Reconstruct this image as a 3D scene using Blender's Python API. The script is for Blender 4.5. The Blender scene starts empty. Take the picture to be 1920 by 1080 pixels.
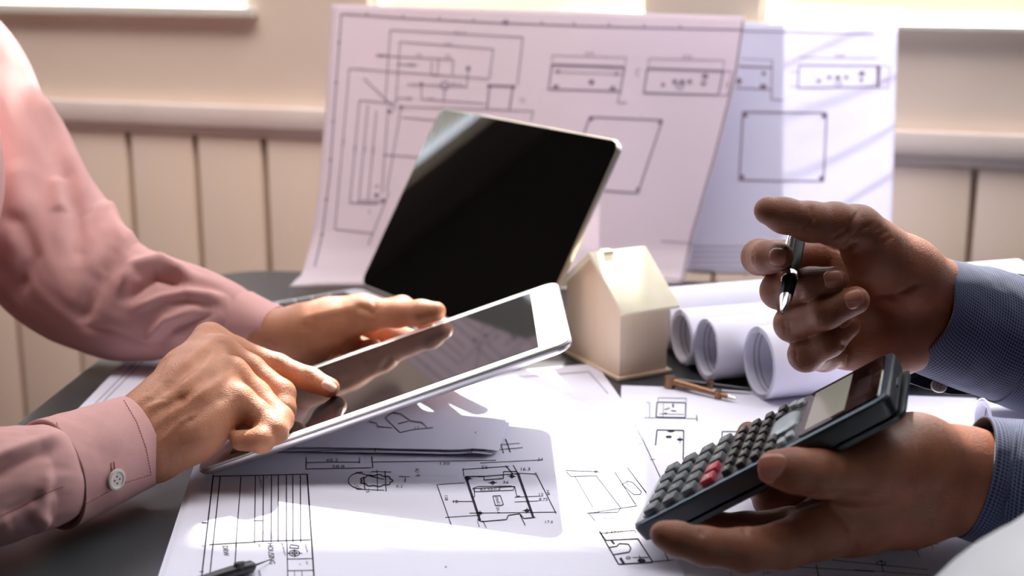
import bpy, bmesh, math, random
import numpy as np
from mathutils import Vector, Matrix, noise

SC = bpy.context.scene
T = 0.75                                   # height of the table top
F = 2667.0                                 # focal length in pixels of the 1920 px frame
PITCH = math.radians(14.5)
CAM = np.array([0.0, 0.0, T + 0.34])
FW = np.array([0, math.cos(PITCH), -math.sin(PITCH)])
UP = np.array([0, math.sin(PITCH), math.cos(PITCH)])
RT = np.array([1.0, 0, 0])

# ------------------------------------------------------------------ camera, sky, sun, exposure
cd = bpy.data.cameras.new('camera'); cam = bpy.data.objects.new('camera', cd)
SC.collection.objects.link(cam); SC.camera = cam
cam.location = CAM; cam.rotation_euler = (math.pi / 2 - PITCH, 0, 0)
cd.sensor_width = 36; cd.lens = 36 * F / 1920; cd.clip_start = 0.02; cd.clip_end = 60
cd.dof.use_dof = True; cd.dof.focus_distance = 0.86; cd.dof.aperture_fstop = 6.0

SUN_EL, SUN_AZ = math.radians(45.5), math.radians(5.1)
SUN_STR, SKY_STR, EXPO = 7.6, 4.2, 1.15
FILL_STR = 0.7
w = bpy.data.worlds.new('sky'); SC.world = w; w.use_nodes = True
bg = w.node_tree.nodes['Background']; bg.inputs[0].default_value = (0.80, 0.88, 1.0, 1); bg.inputs[1].default_value = SKY_STR
sl = bpy.data.lights.new('sun', 'SUN'); so = bpy.data.objects.new('sun', sl); SC.collection.objects.link(so)
sl.energy = SUN_STR; sl.angle = math.radians(0.7); sl.color = (1.0, 0.93, 0.86)
sdir = Vector((math.sin(SUN_AZ) * math.cos(SUN_EL), math.cos(SUN_AZ) * math.cos(SUN_EL), math.sin(SUN_EL)))
so.rotation_euler = sdir.to_track_quat('Z', 'Y').to_euler(); so.location = (0.5, 6, 5)
# added fill light from the left; the wall there has no window
al = bpy.data.lights.new('side_fill', 'AREA'); ao = bpy.data.objects.new('side_fill', al); SC.collection.objects.link(ao)
al.shape = 'RECTANGLE'; al.size = 1.5; al.size_y = 1.2; al.energy = FILL_STR; al.color = (0.95, 0.95, 1.0)
ao.location = (-1.9, 0.35, T + 0.95); ao.rotation_euler = Vector((-1.75, -0.95, 0.75)).to_track_quat('Z', 'Y').to_euler()
# added overhead fill, brightens the window wall and the table; no fixture
cl = bpy.data.lights.new('overhead_fill', 'AREA'); co = bpy.data.objects.new('overhead_fill', cl); SC.collection.objects.link(co)
cl.shape = 'RECTANGLE'; cl.size = 2.4; cl.size_y = 0.6; cl.energy = 9.0; cl.spread = math.radians(110); cl.color = (1.0, 0.95, 0.93); co.location = (0.0, 1.1, 2.5); co.rotation_euler = Vector((0, -0.55, 1.6)).to_track_quat('Z', 'Y').to_euler()
vs = SC.view_settings
vs.view_transform = 'Standard'; vs.look = 'None'; vs.exposure = EXPO; vs.gamma = 1; vs.use_curve_mapping = False

# ------------------------------------------------------------------ coordinates
def ray(px, py): return FW + RT * (px - 960) / F + UP * (540 - py) / F
def at(px, py, d): return CAM + d * ray(px, py)
def tab(px, py, z=0.0):
    r = ray(px, py); return CAM + r * ((T + z - CAM[2]) / r[2])
def atY(px, py, Y):
    r = ray(px, py); return CAM + r * (Y / r[1])
def proj(P):
    q = np.atleast_2d(P) - CAM; d = q @ FW
    return np.stack([960 + F * (q @ RT) / d, 540 - F * (q @ UP) / d], 1), d

# ------------------------------------------------------------------ objects
def link(o): SC.collection.objects.link(o); return o
def tag(o, label=None, cat=None, group=None, kind=None):
    if label: o['label'] = label
    if cat: o['category'] = cat
    if group: o['group'] = group
    if kind: o['kind'] = kind
    return o
def empty(name, loc=(0, 0, 0), label=None, cat=None, group=None, kind=None, mat=None):
    o = bpy.data.objects.new(name, None); link(o); o.empty_display_size = 0.02
    if mat is not None: o.matrix_world = mat
    else: o.location = loc
    return tag(o, label, cat, group, kind)
def mesh_obj(name, verts, faces, mat, parent=None, smooth=False, local=False, uv=None):
    """verts in world coordinates unless local; children keep their place under the parent"""
    me = bpy.data.meshes.new(name)
    V = np.asarray(verts, float)
    if parent is not None and not local:
        pm = world_matrix(parent)
        inv = np.array(pm.inverted()); V = V @ inv[:3, :3].T + inv[:3, 3]
    me.from_pydata(V.tolist(), [], [tuple(int(i) for i in f) for f in faces])
    if uv is not None:
        l = me.uv_layers.new(name='UVMap')
        vi = np.empty(len(me.loops), int); me.loops.foreach_get('vertex_index', vi)
        l.data.foreach_set('uv', np.asarray(uv, float)[vi].ravel())
    me.materials.append(mat)
    if smooth: me.polygons.foreach_set('use_smooth', [True] * len(me.polygons))
    me.update()
    o = link(bpy.data.objects.new(name, me))
    if parent is not None: o.parent = parent
    return o
def world_matrix(o):
    m = o.matrix_basis.copy()
    while o.parent is not None:
        o = o.parent; m = o.matrix_basis @ m
    return m
def frame(o, x, y=None, z=None):
    """matrix from origin and axes"""
    x = Vector(x).normalized()
    z = Vector(z).normalized() if z is not None else x.cross(Vector(y)).normalized()
    y = z.cross(x).normalized(); z = x.cross(y)
    M = Matrix((x, y, z)).transposed().to_4x4(); M.translation = Vector(o)
    return M

class MB:
    def __init__(s): s.v = []; s.f = []
    def add(s, v, f):
        n = len(s.v); s.v += [tuple(map(float, p)) for p in v]; s.f += [tuple(i + n for i in q) for q in f]; return s
    def box(s, a, b):
        x0, y0, z0 = a; x1, y1, z1 = b
        return s.add([(x0, y0, z0), (x1, y0, z0), (x1, y1, z0), (x0, y1, z0), (x0, y0, z1), (x1, y0, z1), (x1, y1, z1), (x0, y1, z1)],
                     [(0, 3, 2, 1), (4, 5, 6, 7), (0, 1, 5, 4), (1, 2, 6, 5), (2, 3, 7, 6), (3, 0, 4, 7)])
    def tube(s, pts, rads, n=12, cap=True):
        P = [Vector(p) for p in pts]; rings = []
        if not hasattr(rads, '__len__'): rads = [rads] * len(P)
        up = Vector((0.13, 0.21, 0.97))
        for i, p in enumerate(P):
            t = (P[min(i + 1, len(P) - 1)] - P[max(i - 1, 0)])
            if t.length < 1e-9: t = P[-1] - P[0]
            t.normalize()
            a = t.cross(up).normalized(); b = t.cross(a)
            rings.append([p + (a * math.cos(2 * math.pi * k / n) + b * math.sin(2 * math.pi * k / n)) * rads[i] for k in range(n)])
        v = [q for r in rings for q in r]
        f = [(i * n + k, i * n + (k + 1) % n, (i + 1) * n + (k + 1) % n, (i + 1) * n + k) for i in range(len(P) - 1) for k in range(n)]
        if cap: f += [tuple(range(n))[::-1], tuple((len(P) - 1) * n + k for k in range(n))]
        return s.add(v, f)
    def build(s, name, mat, parent=None, smooth=False, local=False, bevel=0, seg=2, angle=None):
        o = mesh_obj(name, s.v, s.f, mat, parent, smooth, local)
        bm = bmesh.new(); bm.from_mesh(o.data); bmesh.ops.recalc_face_normals(bm, faces=bm.faces)
        if bevel:
            ed = [e for e in bm.edges if e.calc_face_angle(0) > 0.5]
            bmesh.ops.bevel(bm, geom=ed, offset=bevel, segments=seg, profile=0.5, affect='EDGES', clamp_overlap=True)
        bm.to_mesh(o.data); bm.free()
        if bevel or smooth:
            o.data.polygons.foreach_set('use_smooth', [True] * len(o.data.polygons))
            o.data.set_sharp_from_angle(angle=math.radians(angle or 40))
        return o

def rrect(w, h, r, n=8):
    pts = []
    for cx, cy, a0 in ((w / 2 - r, h / 2 - r, 0), (-w / 2 + r, h / 2 - r, 90), (-w / 2 + r, -h / 2 + r, 180), (w / 2 - r, -h / 2 + r, 270)):
        for k in range(n + 1):
            a = math.radians(a0 + 90 * k / n); pts.append((cx + r * math.cos(a), cy + r * math.sin(a)))
    return pts
def slab(pts, layers):
    """stack of inset outlines: layers = [(z, inset)] on a rounded outline"""
    mb = MB(); n = len(pts); P = np.array(pts); c = P.mean(0)
    ext = np.abs(P - c).max(0)
    rings = []
    for z, ins in layers:
        s = (ext - ins) / ext; rings += [(c[0] + (p[0] - c[0]) * s[0], c[1] + (p[1] - c[1]) * s[1], z) for p in P]
    f = [(i * n + k, i * n + (k + 1) % n, (i + 1) * n + (k + 1) % n, (i + 1) * n + k) for i in range(len(layers) - 1) for k in range(n)]
    f += [tuple(range(n))[::-1], tuple((len(layers) - 1) * n + k for k in range(n))]
    mb.add(rings, f); return mb

# ------------------------------------------------------------------ materials
def principled(name, col, rough=0.5, metal=0.0, spec=0.5, **kw):
    m = bpy.data.materials.new(name); m.use_nodes = True
    b = m.node_tree.nodes['Principled BSDF']
    b.inputs['Base Color'].default_value = (*col, 1); b.inputs['Roughness'].default_value = rough
    b.inputs['Metallic'].default_value = metal; b.inputs['Specular IOR Level'].default_value = spec
    for k, v in kw.items(): b.inputs[k.replace('_', ' ')].default_value = v
    return m
def nd(m, t, **kw):
    n = m.node_tree.nodes.new(t)
    for k, v in kw.items(): setattr(n, k, v)
    return n
def lk(m, a, b): m.node_tree.links.new(a, b)
def srgb(r, g, b):
    f = lambda c: (c / 255 / 12.92) if c / 255 <= 0.04045 else ((c / 255 + 0.055) / 1.055) ** 2.4
    return (f(r), f(g), f(b))
def noise_mat(name, c1, c2, scale, rough=0.5, bump=0.0, bscale=None, spec=0.5, detail=4, stretch=(1, 1, 1), bdist=0.001, **kw):
    m = principled(name, c1, rough, 0, spec, **kw); b = m.node_tree.nodes['Principled BSDF']
    tc = nd(m, 'ShaderNodeTexCoord'); mp = nd(m, 'ShaderNodeMapping'); mp.inputs['Scale'].default_value = stretch
    lk(m, tc.outputs['Object'], mp.inputs['Vector'])
    n = nd(m, 'ShaderNodeTexNoise'); n.inputs['Scale'].default_value = scale; n.inputs['Detail'].default_value = detail
    lk(m, mp.outputs['Vector'], n.inputs['Vector'])
    r = nd(m, 'ShaderNodeValToRGB'); r.color_ramp.elements[0].position = 0.35; r.color_ramp.elements[1].position = 0.65
    r.color_ramp.elements[0].color = (*c1, 1); r.color_ramp.elements[1].color = (*c2, 1)
    lk(m, n.outputs['Fac'], r.inputs['Fac']); lk(m, r.outputs['Color'], b.inputs['Base Color'])
    if bump:
        n2 = nd(m, 'ShaderNodeTexNoise'); n2.inputs['Scale'].default_value = bscale or scale * 4; n2.inputs['Detail'].default_value = 3
        lk(m, mp.outputs['Vector'], n2.inputs['Vector'])
        bp = nd(m, 'ShaderNodeBump'); bp.inputs['Strength'].default_value = bump; bp.inputs['Distance'].default_value = bdist
        lk(m, n2.outputs['Fac'], bp.inputs['Height']); lk(m, bp.outputs['Normal'], b.inputs['Normal'])
    return m
def skin_mat(name, c1, c2):
    m = noise_mat(name, c1, c2, 55, rough=0.5, spec=0.32, detail=5)
    b = m.node_tree.nodes['Principled BSDF']
    b.inputs['Subsurface Weight'].default_value = 0.22; b.inputs['Subsurface Radius'].default_value = (1.0, 0.32, 0.16)
    b.inputs['Subsurface Scale'].default_value = 0.006
    tc = nd(m, 'ShaderNodeTexCoord')
    v = nd(m, 'ShaderNodeTexVoronoi'); v.inputs['Scale'].default_value = 900
    n = nd(m, 'ShaderNodeTexNoise'); n.inputs['Scale'].default_value = 260; n.inputs['Detail'].default_value = 5
    mp = nd(m, 'ShaderNodeMapping'); mp.inputs['Scale'].default_value = (1, 1, 2.2); lk(m, tc.outputs['Object'], mp.inputs['Vector'])
    lk(m, mp.outputs[0], v.inputs['Vector']); lk(m, mp.outputs[0], n.inputs['Vector'])
    a = nd(m, 'ShaderNodeMath', operation='ADD'); lk(m, v.outputs['Distance'], a.inputs[0]); lk(m, n.outputs['Fac'], a.inputs[1])
    bp = nd(m, 'ShaderNodeBump'); bp.inputs['Strength'].default_value = 0.35; bp.inputs['Distance'].default_value = 0.0006
    lk(m, a.outputs[0], bp.inputs['Height']); lk(m, bp.outputs['Normal'], b.inputs['Normal'])
    return m
def cloth_mat(name, c1, c2, freq, mode, transl=0.0):
    """woven cloth; UV is in metres"""
    m = principled(name, c1, 0.8, 0, 0.25); b = m.node_tree.nodes['Principled BSDF']
    b.inputs['Sheen Weight'].default_value = 0.15
    tc = nd(m, 'ShaderNodeTexCoord'); sep = nd(m, 'ShaderNodeSeparateXYZ'); lk(m, tc.outputs['UV'], sep.inputs[0])
    def wave(out, fr, ph=0.0):
        a = nd(m, 'ShaderNodeMath', operation='MULTIPLY'); a.inputs[1].default_value = fr * 2 * math.pi; lk(m, out, a.inputs[0])
        s = nd(m, 'ShaderNodeMath', operation='SINE'); lk(m, a.outputs[0], s.inputs[0]); return s.outputs[0]
    u, v = wave(sep.outputs[0], freq), wave(sep.outputs[1], freq)
    if mode == 'check':
        mx = nd(m, 'ShaderNodeMath', operation='MAXIMUM'); lk(m, u, mx.inputs[0]); lk(m, v, mx.inputs[1])
        rp = nd(m, 'ShaderNodeValToRGB'); rp.color_ramp.elements[0].position = 0.62; rp.color_ramp.elements[1].position = 0.97
        rp.color_ramp.elements[0].color = (*c1, 1); rp.color_ramp.elements[1].color = (*c2, 1)
        lk(m, mx.outputs[0], rp.inputs[0]); lk(m, rp.outputs[0], b.inputs['Base Color'])
    else:
        n = nd(m, 'ShaderNodeTexNoise'); n.inputs['Scale'].default_value = 900; n.inputs['Detail'].default_value = 3
        lk(m, tc.outputs['UV'], n.inputs['Vector'])
        mx = nd(m, 'ShaderNodeMix', data_type='RGBA'); mx.inputs[6].default_value = (*c1, 1); mx.inputs[7].default_value = (*c2, 1)
        lk(m, n.outputs['Fac'], mx.inputs[0]); lk(m, mx.outputs[2], b.inputs['Base Color'])
    fu, fv = wave(sep.outputs[0], 1500), wave(sep.outputs[1], 1500)
    mu = nd(m, 'ShaderNodeMath', operation='MULTIPLY'); lk(m, fu, mu.inputs[0]); lk(m, fv, mu.inputs[1])
    bp = nd(m, 'ShaderNodeBump'); bp.inputs['Strength'].default_value = 0.3; bp.inputs['Distance'].default_value = 0.0003
    lk(m, mu.outputs[0], bp.inputs['Height']); lk(m, bp.outputs['Normal'], b.inputs['Normal'])
    if transl:
        tr = nd(m, 'ShaderNodeBsdfTranslucent'); tr.inputs['Color'].default_value = (*[min(1, c * 1.1) for c in c1], 1)
        ms = nd(m, 'ShaderNodeMixShader'); ms.inputs[0].default_value = transl
        out = m.node_tree.nodes['Material Output']
        lk(m, b.outputs[0], ms.inputs[1]); lk(m, tr.outputs[0], ms.inputs[2]); lk(m, ms.outputs[0], out.inputs[0])
    return m
def paper_mat(name, col, transl=0.35, crinkle=0.0):
    m = principled(name, col, 0.75, 0, 0.2); b = m.node_tree.nodes['Principled BSDF']
    tc = nd(m, 'ShaderNodeTexCoord')
    n = nd(m, 'ShaderNodeTexNoise'); n.inputs['Scale'].default_value = 14 if crinkle else 9; n.inputs['Detail'].default_value = 6
    lk(m, tc.outputs['Object'], n.inputs['Vector'])
    bp = nd(m, 'ShaderNodeBump'); bp.inputs['Strength'].default_value = 0.25 + crinkle; bp.inputs['Distance'].default_value = 0.004
    lk(m, n.outputs['Fac'], bp.inputs['Height']); lk(m, bp.outputs['Normal'], b.inputs['Normal'])
    tr = nd(m, 'ShaderNodeBsdfTranslucent'); tr.inputs['Color'].default_value = (*col, 1); lk(m, bp.outputs['Normal'], tr.inputs['Normal'])
    ms = nd(m, 'ShaderNodeMixShader'); ms.inputs[0].default_value = transl
    lk(m, b.outputs[0], ms.inputs[1]); lk(m, tr.outputs[0], ms.inputs[2])
    lk(m, ms.outputs[0], m.node_tree.nodes['Material Output'].inputs[0])
    return m

M = {}
M['wall'] = noise_mat('wall_paint', srgb(232, 214, 196), srgb(238, 222, 206), 5, 0.6, 0.15, 40, bdist=0.002)
M['board'] = noise_mat('board_paint', srgb(238, 219, 204), srgb(232, 210, 188), 7, 0.5, 0.15, 30, stretch=(1, 1, 0.25), bdist=0.002)
M['rail'] = noise_mat('rail_paint', srgb(236, 224, 216), srgb(228, 212, 202), 8, 0.35)
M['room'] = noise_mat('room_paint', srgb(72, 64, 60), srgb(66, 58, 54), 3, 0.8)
M['floor'] = noise_mat('floor_vinyl', srgb(70, 60, 54), srgb(60, 52, 46), 5, 0.5)
M['frame'] = principled('window_frame_paint', srgb(225, 220, 210), 0.4)
M['slat'] = paper_mat('blind_slat', srgb(232, 222, 198), 0.4)
M['glass'] = principled('window_glass', (1, 1, 1), 0.02, 0, 0.5)
_t = nd(M['glass'], 'ShaderNodeBsdfTransparent'); _g = nd(M['glass'], 'ShaderNodeBsdfGlossy'); _g.inputs['Roughness'].default_value = 0.02
_m = nd(M['glass'], 'ShaderNodeMixShader'); _m.inputs[0].default_value = 0.06
lk(M['glass'], _t.outputs[0], _m.inputs[1]); lk(M['glass'], _g.outputs[0], _m.inputs[2]); lk(M['glass'], _m.outputs[0], M['glass'].node_tree.nodes['Material Output'].inputs[0])
M['table'] = noise_mat('table_laminate', srgb(38, 43, 46), srgb(56, 62, 66), 900, 0.34, 0.25, 700, spec=0.5, bdist=0.0003)
M['table_edge'] = principled('table_edge', srgb(26, 24, 24), 0.4)
M['steel'] = principled('dark_steel', srgb(70, 70, 72), 0.35, 0.9)
M['paper'] = paper_mat('paper', srgb(232, 232, 248), 0.12)
M['thin_paper'] = paper_mat('thin_paper', srgb(234, 223, 231), 0.5)
M['crinkled_paper'] = paper_mat('crinkled_paper', srgb(230, 230, 246), 0.6, 0.6)
M['ink'] = principled('ink', srgb(48, 46, 58), 0.8, 0, 0.1)
M['ink_blur'] = principled('light_ink', srgb(134, 120, 136), 0.8, 0, 0.1)
M['ink_fine'] = principled('fine_ink', srgb(98, 92, 104), 0.8, 0, 0.1)
M['skin_tan'] = skin_mat('skin_tan', (0.43, 0.18, 0.098), (0.53, 0.24, 0.138))
M['skin_brown'] = skin_mat('skin_brown', (0.195, 0.068, 0.035), (0.255, 0.095, 0.052))
M['nail'] = principled('nail', (0.66, 0.34, 0.27), 0.28, 0, 0.5, Subsurface_Weight=0.2, Subsurface_Scale=0.003)
M['nail_dark'] = principled('nail_dark', (0.36, 0.15, 0.105), 0.28, 0, 0.5, Subsurface_Weight=0.2, Subsurface_Scale=0.003)
M['pink'] = cloth_mat('pink_cotton', srgb(224, 176, 172), srgb(212, 160, 157), 800, 'plain', 0.10)
M['pink_dark'] = principled('pink_seam', srgb(176, 112, 116), 0.8)
M['navy'] = cloth_mat('navy_check', srgb(24, 28, 52), srgb(96, 106, 140), 520, 'check')
M['navy_dark'] = principled('navy_lining', srgb(22, 24, 40), 0.85)
M['button'] = principled('shell_button', srgb(205, 198, 190), 0.25, 0, 0.6)
M['thread'] = principled('thread', srgb(150, 110, 104), 0.8)
M['alu'] = principled('aluminium', srgb(205, 203, 205), 0.28, 0.85)
M['bezel'] = principled('white_bezel', srgb(238, 236, 232), 0.08, 0, 0.6)
M['display'] = principled('tablet_display', srgb(16, 18, 22), 0.04, 0, 0.9)
M['screen'] = principled('laptop_screen', srgb(12, 11, 11), 0.02, 0, 0.8)
M['laptop_metal'] = principled('laptop_metal', srgb(190, 180, 165), 0.3, 0.8)
M['deck'] = principled('deck_grey', srgb(196, 200, 208), 0.35, 0.4)
M['key_black'] = principled('key_black', srgb(34, 30, 30), 0.45)
M['calc_body'] = noise_mat('calculator_body', srgb(22, 28, 34), srgb(26, 32, 38), 200, 0.32, 0.1, 900, bdist=0.0002)
M['calc_face'] = noise_mat('calculator_face', srgb(58, 54, 56), srgb(62, 58, 60), 200, 0.38, 0.1, 900, bdist=0.0002)
M['calc_rim'] = principled('calculator_rim', srgb(52, 66, 78), 0.3, 0.3)
M['calc_glass'] = principled('calculator_glass', srgb(14, 10, 12), 0.05, 0, 0.8)
M['lcd'] = principled('lcd', srgb(150, 150, 138), 0.12, 0, 0.6)
M['solar'] = principled('solar_cell', srgb(40, 32, 36), 0.1, 0, 0.7)
M['key_grey'] = principled('key_grey', srgb(84, 90, 96), 0.4)
M['key_dark'] = principled('key_dark', srgb(38, 37, 39), 0.4)
M['key_red'] = principled('key_red', srgb(168, 48, 66), 0.4)
M['key_silver'] = principled('key_silver', srgb(150, 160, 166), 0.35, 0.3)
M['print_white'] = principled('white_print', srgb(215, 215, 215), 0.6)
M['wood'] = noise_mat('pale_wood', srgb(232, 214, 190), srgb(224, 202, 174), 22, 0.6, 0.15, 90, stretch=(1, 1, 0.2), bdist=0.0008)
M['wood_roof'] = noise_mat('roof_wood', srgb(226, 220, 198), srgb(218, 210, 186), 30, 0.6, 0.15, 90, bdist=0.0008)
M['brass'] = principled('brass', srgb(142, 108, 84), 0.35, 0.95)
M['chrome'] = principled('chrome', srgb(215, 215, 215), 0.14, 1.0)
M['pen_black'] = principled('pen_lacquer', srgb(8, 8, 10), 0.25, 0, 0.15)
M['pen_black'].node_tree.nodes['Principled BSDF'].inputs['IOR'].default_value = 1.2
M['helmet'] = principled('helmet_plastic', srgb(224, 228, 234), 0.3, 0, 0.5)
M['trouser'] = principled('trouser_cloth', srgb(30, 30, 38), 0.85)
M['hair'] = principled('hair', srgb(20, 16, 14), 0.6)

# ------------------------------------------------------------------ room
def wall_matrix(ox, oy, yaw):
    u = Vector((math.cos(yaw), math.sin(yaw), 0))
    return frame((ox, oy, 0), u, None, (0, 0, 1))
WY = math.radians(-15.4)
WM = wall_matrix(0.1, 1.7, WY); WMi = WM.inverted()
def wall_s(px, py):                       # distance along the window wall where the sight line through a pixel meets it
    n = Vector((-math.sin(WY), math.cos(WY), 0)); r = Vector(ray(px, py)); c = Vector(CAM)
    t = (Vector((0.1, 1.7, 0)) - c).dot(n) / r.dot(n); p = WMi @ (c + r * t); return p.x, p.z
SX0, SX1 = -3.2, 1.9
ZR, ZS, ZTOP = T + 0.111, T + 0.226, T + 1.40
sL1 = wall_s(462, 12)[0]; sM0, sM1 = wall_s(690, 20)[0], wall_s(1207, 30)[0]; sR0 = wall_s(1424, 45)[0]
wins = [(-2.15, sL1), (sM0, sM1), (sR0, 1.15)]
TH = 0.03
wb = empty('wall_back', kind='structure', mat=WM)
mb = MB(); mb.box((SX0, 0, ZR - 0.02), (SX1, TH, ZS)); mb.box((SX0, 0, ZTOP), (SX1, TH, 2.6)); mb.box((SX0, 0.012, 0), (SX1, TH, ZR - 0.02))
xs = [SX0] + [x for w_ in wins for x in w_] + [SX1]
for i in range(0, len(xs), 2): mb.box((xs[i], 0, ZS), (xs[i + 1], TH, ZTOP))
mb.build('plaster', M['wall'], wb, local=True)
mb = MB(); mb.box((SX0, -0.020, ZR - 0.028), (SX1, 0.0, ZR)); mb.box((SX0, -0.012, ZR - 0.040), (SX1, 0.0, ZR - 0.028))
mb.build('rail', M['rail'], wb, local=True, bevel=0.003)
pitch = 0.0965; s = wall_s(252, 330)[0]
while s > SX0 + pitch: s -= pitch
brd = None; rnd = random.Random(4)
while s < SX1 - pitch:
    if brd is None:
        m_ = MB(); m_.box((0.0035, -0.010, 0.0), (pitch - 0.0035, 0.012, ZR - 0.040))
        brd = m_.build('board', M['board'], wb, local=True, bevel=0.003); brd.location.x = s
    else:
        c = brd.copy(); link(c); c.location.x = s + rnd.uniform(-.001, .001); c.location.y = rnd.uniform(-.001, .001)
    s += pitch
for i, (a, b) in enumerate(wins):
    wn = empty('window_%d' % (i + 1), kind='structure', mat=WM)
    m_ = MB(); f = 0.006; y0, y1 = TH - 0.012, TH
    m_.box((a, y0, ZS), (a + f, y1, ZTOP)); m_.box((b, y0, ZS), (b + f, y1, ZTOP))
    m_.box((a, y0, ZS), (b, y1, ZS + 0.004)); m_.box((a, y0, ZTOP - f), (b, y1, ZTOP))
    if i < 2: m_.box((a, y0, ZS + 0.225), (b, y1, ZS + 0.430))       # added bar out of view, keeps sun off the upper standing sheet
    m_.build('frame', M['frame'], wn, local=True, bevel=0.001)
    if i == 1:
        m_ = MB(); m_.box((a + f, y0, ZS + 0.035), (wall_s(815, 20)[0], y1, ZTOP)); m_.build('sun_block_panel', M['frame'], wn, local=True, bevel=0.001)  # added blocker out of view, keeps sun off the back of the pointing hand
        m_ = MB(); m_.box((wall_s(815, 20)[0], y0, ZS + 0.035), (wall_s(1035, 30)[0], y1, ZS + 0.225)); m_.build('low_sun_block', M['frame'], wn, local=True, bevel=0.001)  # added blocker, stops low sun on the left of the standing sheet
    m_ = MB(); m_.box((a - 0.02 * (i != 1), -0.014, ZS - 0.004), (b + (0.015 if i == 0 else 0.0), TH, ZS + (0.0085, 0.004, 0.002)[i])); m_.build('sill', M['frame'], wn, local=True, bevel=0.001)
    m_ = MB(); m_.box((a + f, TH - 0.007, ZS + 0.004), (b, TH - 0.005, ZTOP - f)); m_.build('pane', M['glass'], wn, local=True)
    # louvre slats outside the pane, tilted with the sunlight
    st = None
    z = ZS + 0.008
    while z < ZTOP - 0.02:
        if i == 2 or z > ZS + 0.435 or z < ZS + 0.19:
            if st is None:
                m_ = MB(); dz = 0.030 * math.tan(SUN_EL) / math.cos(SUN_AZ - WY)
                m_.add([(a, 0.035, 0), (b, 0.035, 0), (b, 0.065, dz), (a, 0.065, dz), (a, 0.035, 0.0012), (b, 0.035, 0.0012), (b, 0.065, dz + 0.0012), (a, 0.065, dz + 0.0012)],
                       [(0, 3, 2, 1), (4, 5, 6, 7), (0, 1, 5, 4), (1, 2, 6, 5), (2, 3, 7, 6), (3, 0, 4, 7)])
                st = m_.build('slat', M['slat'], wn, local=True); st.location.z = z
            else:
                c = st.copy(); link(c); c.location.z = z
        z += 0.031
def plain(name, boxes, mat):
    m_ = MB()
    for a, b in boxes: m_.box(a, b)
    return tag(m_.build(name, mat), kind='structure')
plain('floor', [((-2.6, -2.2, -0.05), (2.6, 2.6, 0))], M['floor'])
plain('ceiling', [((-2.6, -2.2, 2.6), (2.6, 1.75, 2.65))], M['room'])
plain('eave_1', [((-3.0, 1.75, 2.6), (0.33, 2.553, 2.65))], M['frame'])  # unseen eave, its edge set where the sun patch on the table ends
plain('eave_2', [((0.33, 1.75, 2.6), (3.0, 2.44, 2.65))], M['frame'])  # unseen eave, cut shorter to let sun reach the pen hand
plain('wall_left', [((-2.65, -2.2, 0), (-2.6, 2.6, 2.6))], M['room'])
plain('wall_right', [((1.6, -2.2, 0), (1.65, 1.24, 2.6))], M['room'])
plain('wall_front', [((-2.6, -2.25, 0), (2.05, -2.2, 2.6))], M['room'])

# ------------------------------------------------------------------ table
ty = math.radians(-5.9)
TM = frame((-0.300, 1.392, T), (math.cos(ty), math.sin(ty), 0), None, (0, 0, 1))
tbl = empty('table', mat=TM); tag(tbl, 'dark grey office table with rounded corners under the drawings', 'table')
TW, TD, r = 0.96, 1.10, 0.055
pts = [(x + TW / 2, y - TD / 2) for x, y in rrect(TW, TD, r, 10)]
slab(pts, [(-0.025, 0.001), (-0.022, 0), (-0.003, 0), (-0.0008, 0.0008), (0, 0.003)]).build('tabletop', M['table'], tbl, local=True, smooth=True)
for x, y in ((0.08, -0.08), (TW - 0.08, -0.08), (0.08, -TD + 0.08), (TW - 0.08, -TD + 0.08)):
    MB().tube([(x, y, -T), (x, y, -0.024)], 0.018, 16).build('leg', M['steel'], tbl, local=True, smooth=True)

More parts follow.
